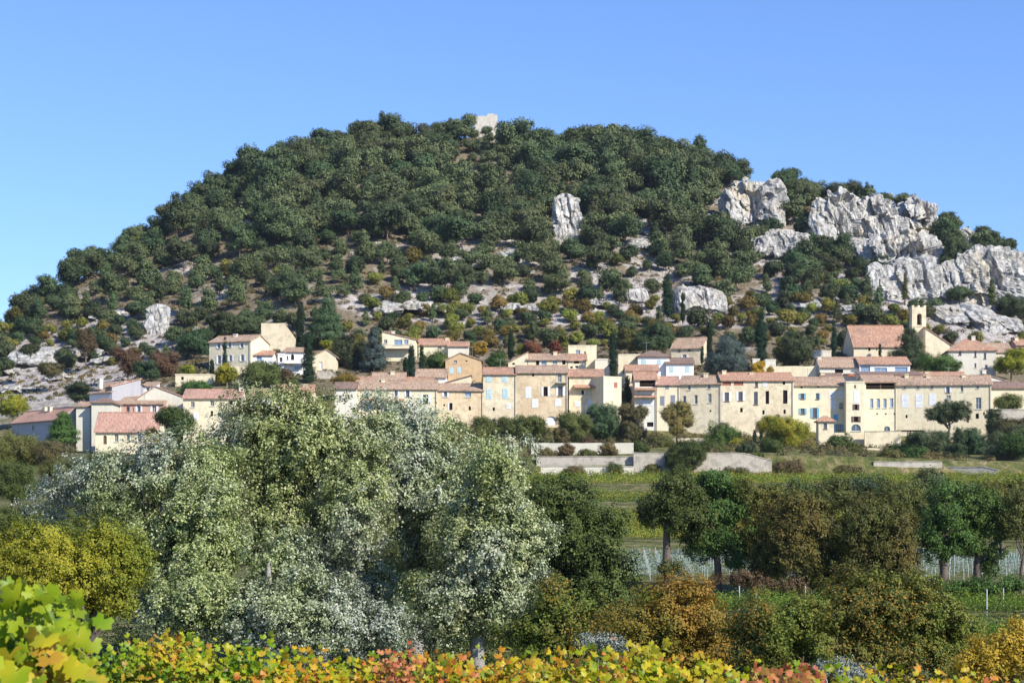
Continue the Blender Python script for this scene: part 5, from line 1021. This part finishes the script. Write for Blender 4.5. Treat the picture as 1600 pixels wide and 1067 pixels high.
# ------------------------------------------------------------------ vine rows on the slopes
def vinerow(label, x0, x1, Y, hgt, mat, wid=.9, leafpx=2.6, posts=0, dens=1.0, group=None, post_h=None, sleeve=False, gapf=0.0):
    """one row of vines running across the slope at distance Y"""
    k = Y/F; a, b = (x0-800)*k, (x1-800)*k; r = np.random.default_rng(int(Y*13+x0)); L_ = b-a
    xc = (a+b)/2; z0 = float(ground(np.array([xc]), np.array([Y]))[0]); t = empty('vine_row', (xc, Y, z0)); tag(t, label, 'vine row', group)
    lf = leafpx*k; nst = int(L_/.9); xsx = a+(np.arange(nst)+.5)*L_/nst-xc
    per = int(max(8, 16*dens*hgt*wid/(lf*lf)*.22)); cc = np.repeat(xsx, per); n = len(cc)
    P = np.stack([cc+r.normal(size=n)*.32, r.normal(size=n)*wid*.3, np.abs(r.normal(size=n))*hgt*.28+hgt*.38], 1)
    hs = np.repeat(r.uniform(.75,1.15,nst), per); P[:,2] = np.minimum(P[:,2]*hs, hgt*1.25)
    if gapf > 0:
        kp = np.repeat(r.random(nst) > gapf, per); P = P[kp]
    P[:,2] += ground(P[:,0]+xc, np.full(len(P), Y)) - z0
    nn = unit(len(P), r)+np.array([0,-.3,.4]); nn /= np.linalg.norm(nn,axis=1,keepdims=True)
    link('foliage', quads('foliage', leaves(P, nn, lf, .8, r)), M[mat], t)
    if posts:
        np_ = int(L_/posts); stp = MB()
        pos = [a+(i+.5)*L_/np_-xc for i in range(np_)]
        many = len(pos) > 26
        for i, xx in enumerate(pos):
            zz = float(ground(np.array([xx+xc]), np.array([Y]))[0])-z0; hh = (post_h or hgt*1.25)*random.Random(i*3+int(Y)).uniform(.9,1.1); q = .018 if many else .03
            m_ = stp if many else MB(); m_.box(xx-q,xx+q,-q-.35,q-.35,zz-.4,zz+hh)
            if not many: m_.build('post', M['stake'], t)
        if many: o = stp.build('stakes', M['stake'], t); o['kind'] = 'stuff'
    return t
for i, Y in enumerate([117.5, 120.5, 123.2]): vinerow(f"{['front','middle','back'][i]} row of green vines with posts below the tree row bank", 1000, 1720, Y, 1.25, 'vinegreen', leafpx=2.4, posts=4.2, post_h=1.5, group='green vine rows below the bank')
for i, Y in enumerate([100,104]): vinerow(f"{['nearer','farther'][i]} row of bright green vines right of the orange bush", 1090, 1760, Y, 1.2, 'vinegreen', leafpx=2.6, group='bright green vine rows')
for i in range(9):
    Y = 151+i*4.3; vinerow('young vine row with rows of pale stakes behind the oaks', 960, 1760, Y, .95, 'net', wid=.5, leafpx=1.8, posts=1.1, post_h=.95, dens=.55, gapf=.15, group='young staked vine rows')
for i in range(11):
    Y = 202+i*4.4; vinerow('yellow green vine row on the field below the white wall', 880, 1700, Y, 1.3, 'vinefol', leafpx=2.0, dens=.9, group='yellow green vine rows')
for i in range(10):
    Y = 260+i*7.0
    if i in (3,4): continue
    vinerow('darker vine row just below the white retaining wall', 800, 1700, Y, 1.3, 'vinefol' if i % 2 else 'vinegreen', leafpx=1.8, dens=.8, group='darker vine rows under the wall')

# ------------------------------------------------------------------ foreground grape vines, leaf by leaf
LOBES = [(0,-.10),(.20,-.42),(.50,-.36),(.44,-.10),(.62,.10),(.40,.22),(.30,.44),(.10,.36),(0,.62),(-.10,.36),(-.30,.44),(-.40,.22),(-.62,.10),(-.44,-.10),(-.50,-.36),(-.20,-.42)]
def vine(label, px, Y, wid, top_py, mat, n=520, leaf=.13, down=1.5, seed=0, depth=.55, name='grape_vine'):
    r = np.random.default_rng(seed); k = Y/F; x = (px-800)*k; z0 = float(ground(np.array([x]), np.array([Y]))[0]); top = ZC+(HY-top_py)*k-z0-.10
    t = empty(name, (x, Y, z0)); tag(t, label, 'grape vine')
    # shoots
    mb = MB(); rr = random.Random(seed); mb.tube([(0,0,-.1),(.04,0,.35),(-.03,.02,.75)], [.045,.035,.03], 6)
    tips = []
    for i in range(16):
        ex = rr.uniform(-.5,.5)*wid; ez = top*(rr.uniform(.7,1.0)+(.06 if i % 5 == 0 else 0)); ey = rr.uniform(-.5,.5)*depth; s = (rr.uniform(-.3,.3)*wid*.5,0,.75+rr.uniform(-.05,.05))
        mid = ((s[0]+ex)/2+rr.uniform(-.1,.1), ey*.4, (s[2]+ez)/2+.1); mb.tube([(-.03,.02,.7),s,mid,(ex,ey,ez)], [.022,.015,.009,.004], 5); tips.append((s,mid,(ex,ey,ez)))
    mb.build('trunk', M['vinebark'], t, smooth=True)
    cen = []
    for i in range(n):
        s,m_,e = tips[rr.randrange(len(tips))]; u = rr.random()**.6; a = np.array(s)*(1-u)+np.array(m_)*u if u < .5 and False else (np.array(s)*(1-u)**2+2*np.array(m_)*u*(1-u)+np.array(e)*u*u)
        cen.append(a+r.normal(size=3)*np.array([.13*wid/1.2,.13,.09]))
    cen = np.array(cen); cen = cen[(cen[:,2] > top-down)&(cen[:,2] < top+.13)]; n = len(cen)
    nn = r.normal(size=(n,3))*.55+np.array([.25,-.75,.45]); nn /= np.linalg.norm(nn,axis=1,keepdims=True)
    tt = np.cross(nn, r.normal(size=(n,3))*.5+np.array([1,0,0])); tt /= np.linalg.norm(tt,axis=1,keepdims=True); tt[tt[:,2] > 0] *= -1; bb = np.cross(nn, tt)
    sz = leaf*r.uniform(.6,1.25,n); lob = np.array(LOBES); m = len(lob)
    V = np.zeros((n, m+1, 3)); V[:,m] = cen+nn*(sz*.05)[:,None]
    cup = r.uniform(-.28,.22,n)
    for j,(u,v) in enumerate(lob):
        jit = 1+r.uniform(-.1,.1,n); rad = u*u+v*v
        V[:,j] = cen+(bb*(u*sz*jit)[:,None])+(tt*(v*sz*jit)[:,None])+nn*(sz*(cup*rad-abs(u)*.14))[:,None]
    tri = np.array([[m,j,(j+1)%m] for j in range(m)]); fi = (tri[None]+(np.arange(n)*(m+1))[:,None,None]).reshape(-1)
    link('foliage', np_mesh('foliage', V.reshape(-1,3), fi, 3, smooth=True), M[mat], t)
    return t
VN = [
 ('tallest bright green vine, nearest, at the lower left corner',28,9.0,.46,916,'vbright',760,.112,1.2),
 ('yellow green vine below the tallest vine in the left corner',25,8.6,.5,1003,'vgreen',420,.125,1.0),
 ('green vine with small leaves right of the tallest vine',165,20,1.5,985,'vgreen',760,.125,1.5),
 ('green vine left of the first orange leaves',255,19.5,1.5,990,'vgreen',760,.125,1.5),
 ('tall green vine below the silver thicket',345,19,1.4,984,'vgreen',760,.13,1.5),
 ('vine with reddish low leaves in front of the small leaved vines',235,15,1.4,1045,'vorange',480,.12,.9),
 ('yellow and green vine under the left poplar',420,17,1.3,1012,'vyellow',700,.12,1.2),
 ('yellow vine left of the red leaved vine',510,16.5,1.3,1014,'vyellow',700,.12,1.2),
 ('vine with a clump of dusty red leaves',622,16,.55,1004,'vred',330,.105,1.1),
 ('gold vine behind the dusty red one',590,17.5,1.2,1018,'vyellow',600,.12,1.2),
 ('gold and green vine right of the red clump',700,16.5,1.25,1020,'vorange',650,.12,1.2),
 ('yellow vine in the middle below the dark hollow',790,16,1.25,1014,'vyellow',700,.12,1.2),
 ('orange tipped vine with a tall shoot in the middle',868,15.5,.9,1007,'vorange',520,.12,1.1),
 ('light green vine left of the silvery shrub',950,15.5,1.2,1002,'vgreen',700,.125,1.2),
 ('bright green leaved vine beside the peach leaved one',900,17,1.2,1012,'vyellow',600,.12,1.2),
 ('vine with peach and orange leaves in front of the orange bush',1065,14.5,.75,1012,'vorange',520,.13,1.1),
 ('green vine right of the peach leaved vine',1120,15,.9,1036,'vgreen',480,.125,1.0),
 ('low green vine between the peach and the pink leaves',1010,15.5,.9,1030,'vyellow',480,.12,1.0),
 ('pink leaved vine low at the right',1180,14.5,.8,1046,'vred',420,.12,.8),
 ('salmon pink vine with upright tip beside the spiky silver shrub',1266,14,.45,1026,'vred',330,.125,1.0),
 ('green vine right of the salmon pink vine',1330,14.5,1.0,1042,'vgreen',480,.125,.9),
 ('low yellow vine left of the golden bush',1420,14.5,1.1,1048,'vyellow',480,.12,.9),
 ('low gold vine at the right',1500,14.5,1.1,1046,'vorange',480,.12,.9),
 ('last low green vine in the right corner',1580,14.5,1.1,1048,'vyellow',480,.12,.9)]
for i, (lab, px, Y, w, top, mt, n, lf, dn) in enumerate(VN): vine(lab, px, Y, w, top, mt, int(n*(3.8 if Y > 10 else 2.6)), lf*(.49 if Y > 10 else .78), dn, seed=500+i)

def aerial(label, px, base, Y):
    k = Y/F; t = empty('roof_aerial', at(px, base, Y)); tag(t, label, 'aerial', 'television aerials on the village roofs')
    MB().tube([(0,0,-.6),(0,0,2.3)], [.035,.03], 5).build('mast', M['metal'], t); a = MB().box(-.7,.7,-.02,.02,2.0,2.04)
    for i in range(6): a.box(-.6+i*.22,-.57+i*.22,-.3,.3,1.975,1.998)
    a.build('antenna', M['metal'], t)
for px, base, Y, l in ((652,598,398,'aerial on the long roof with the white shuttered windows'),(782,577,402,'aerial above the pale blue shutters'),(846,574,402,'aerial above the open dark windows'),(1010,550,420,'aerial on the hipped roof of the white house'),(1206,585,399,'aerial above the very tall dark windows'),(1262,592,401,'aerial above the bright blue shutters'),(1482,590,402,'aerial on the roof behind the umbrella pine'),(1530,532,436,'aerial on the presbytery roof'),(226,622,392,'aerial above the pink house'),(738,556,426,'aerial on the ochre house')): aerial(l, px, base, Y)
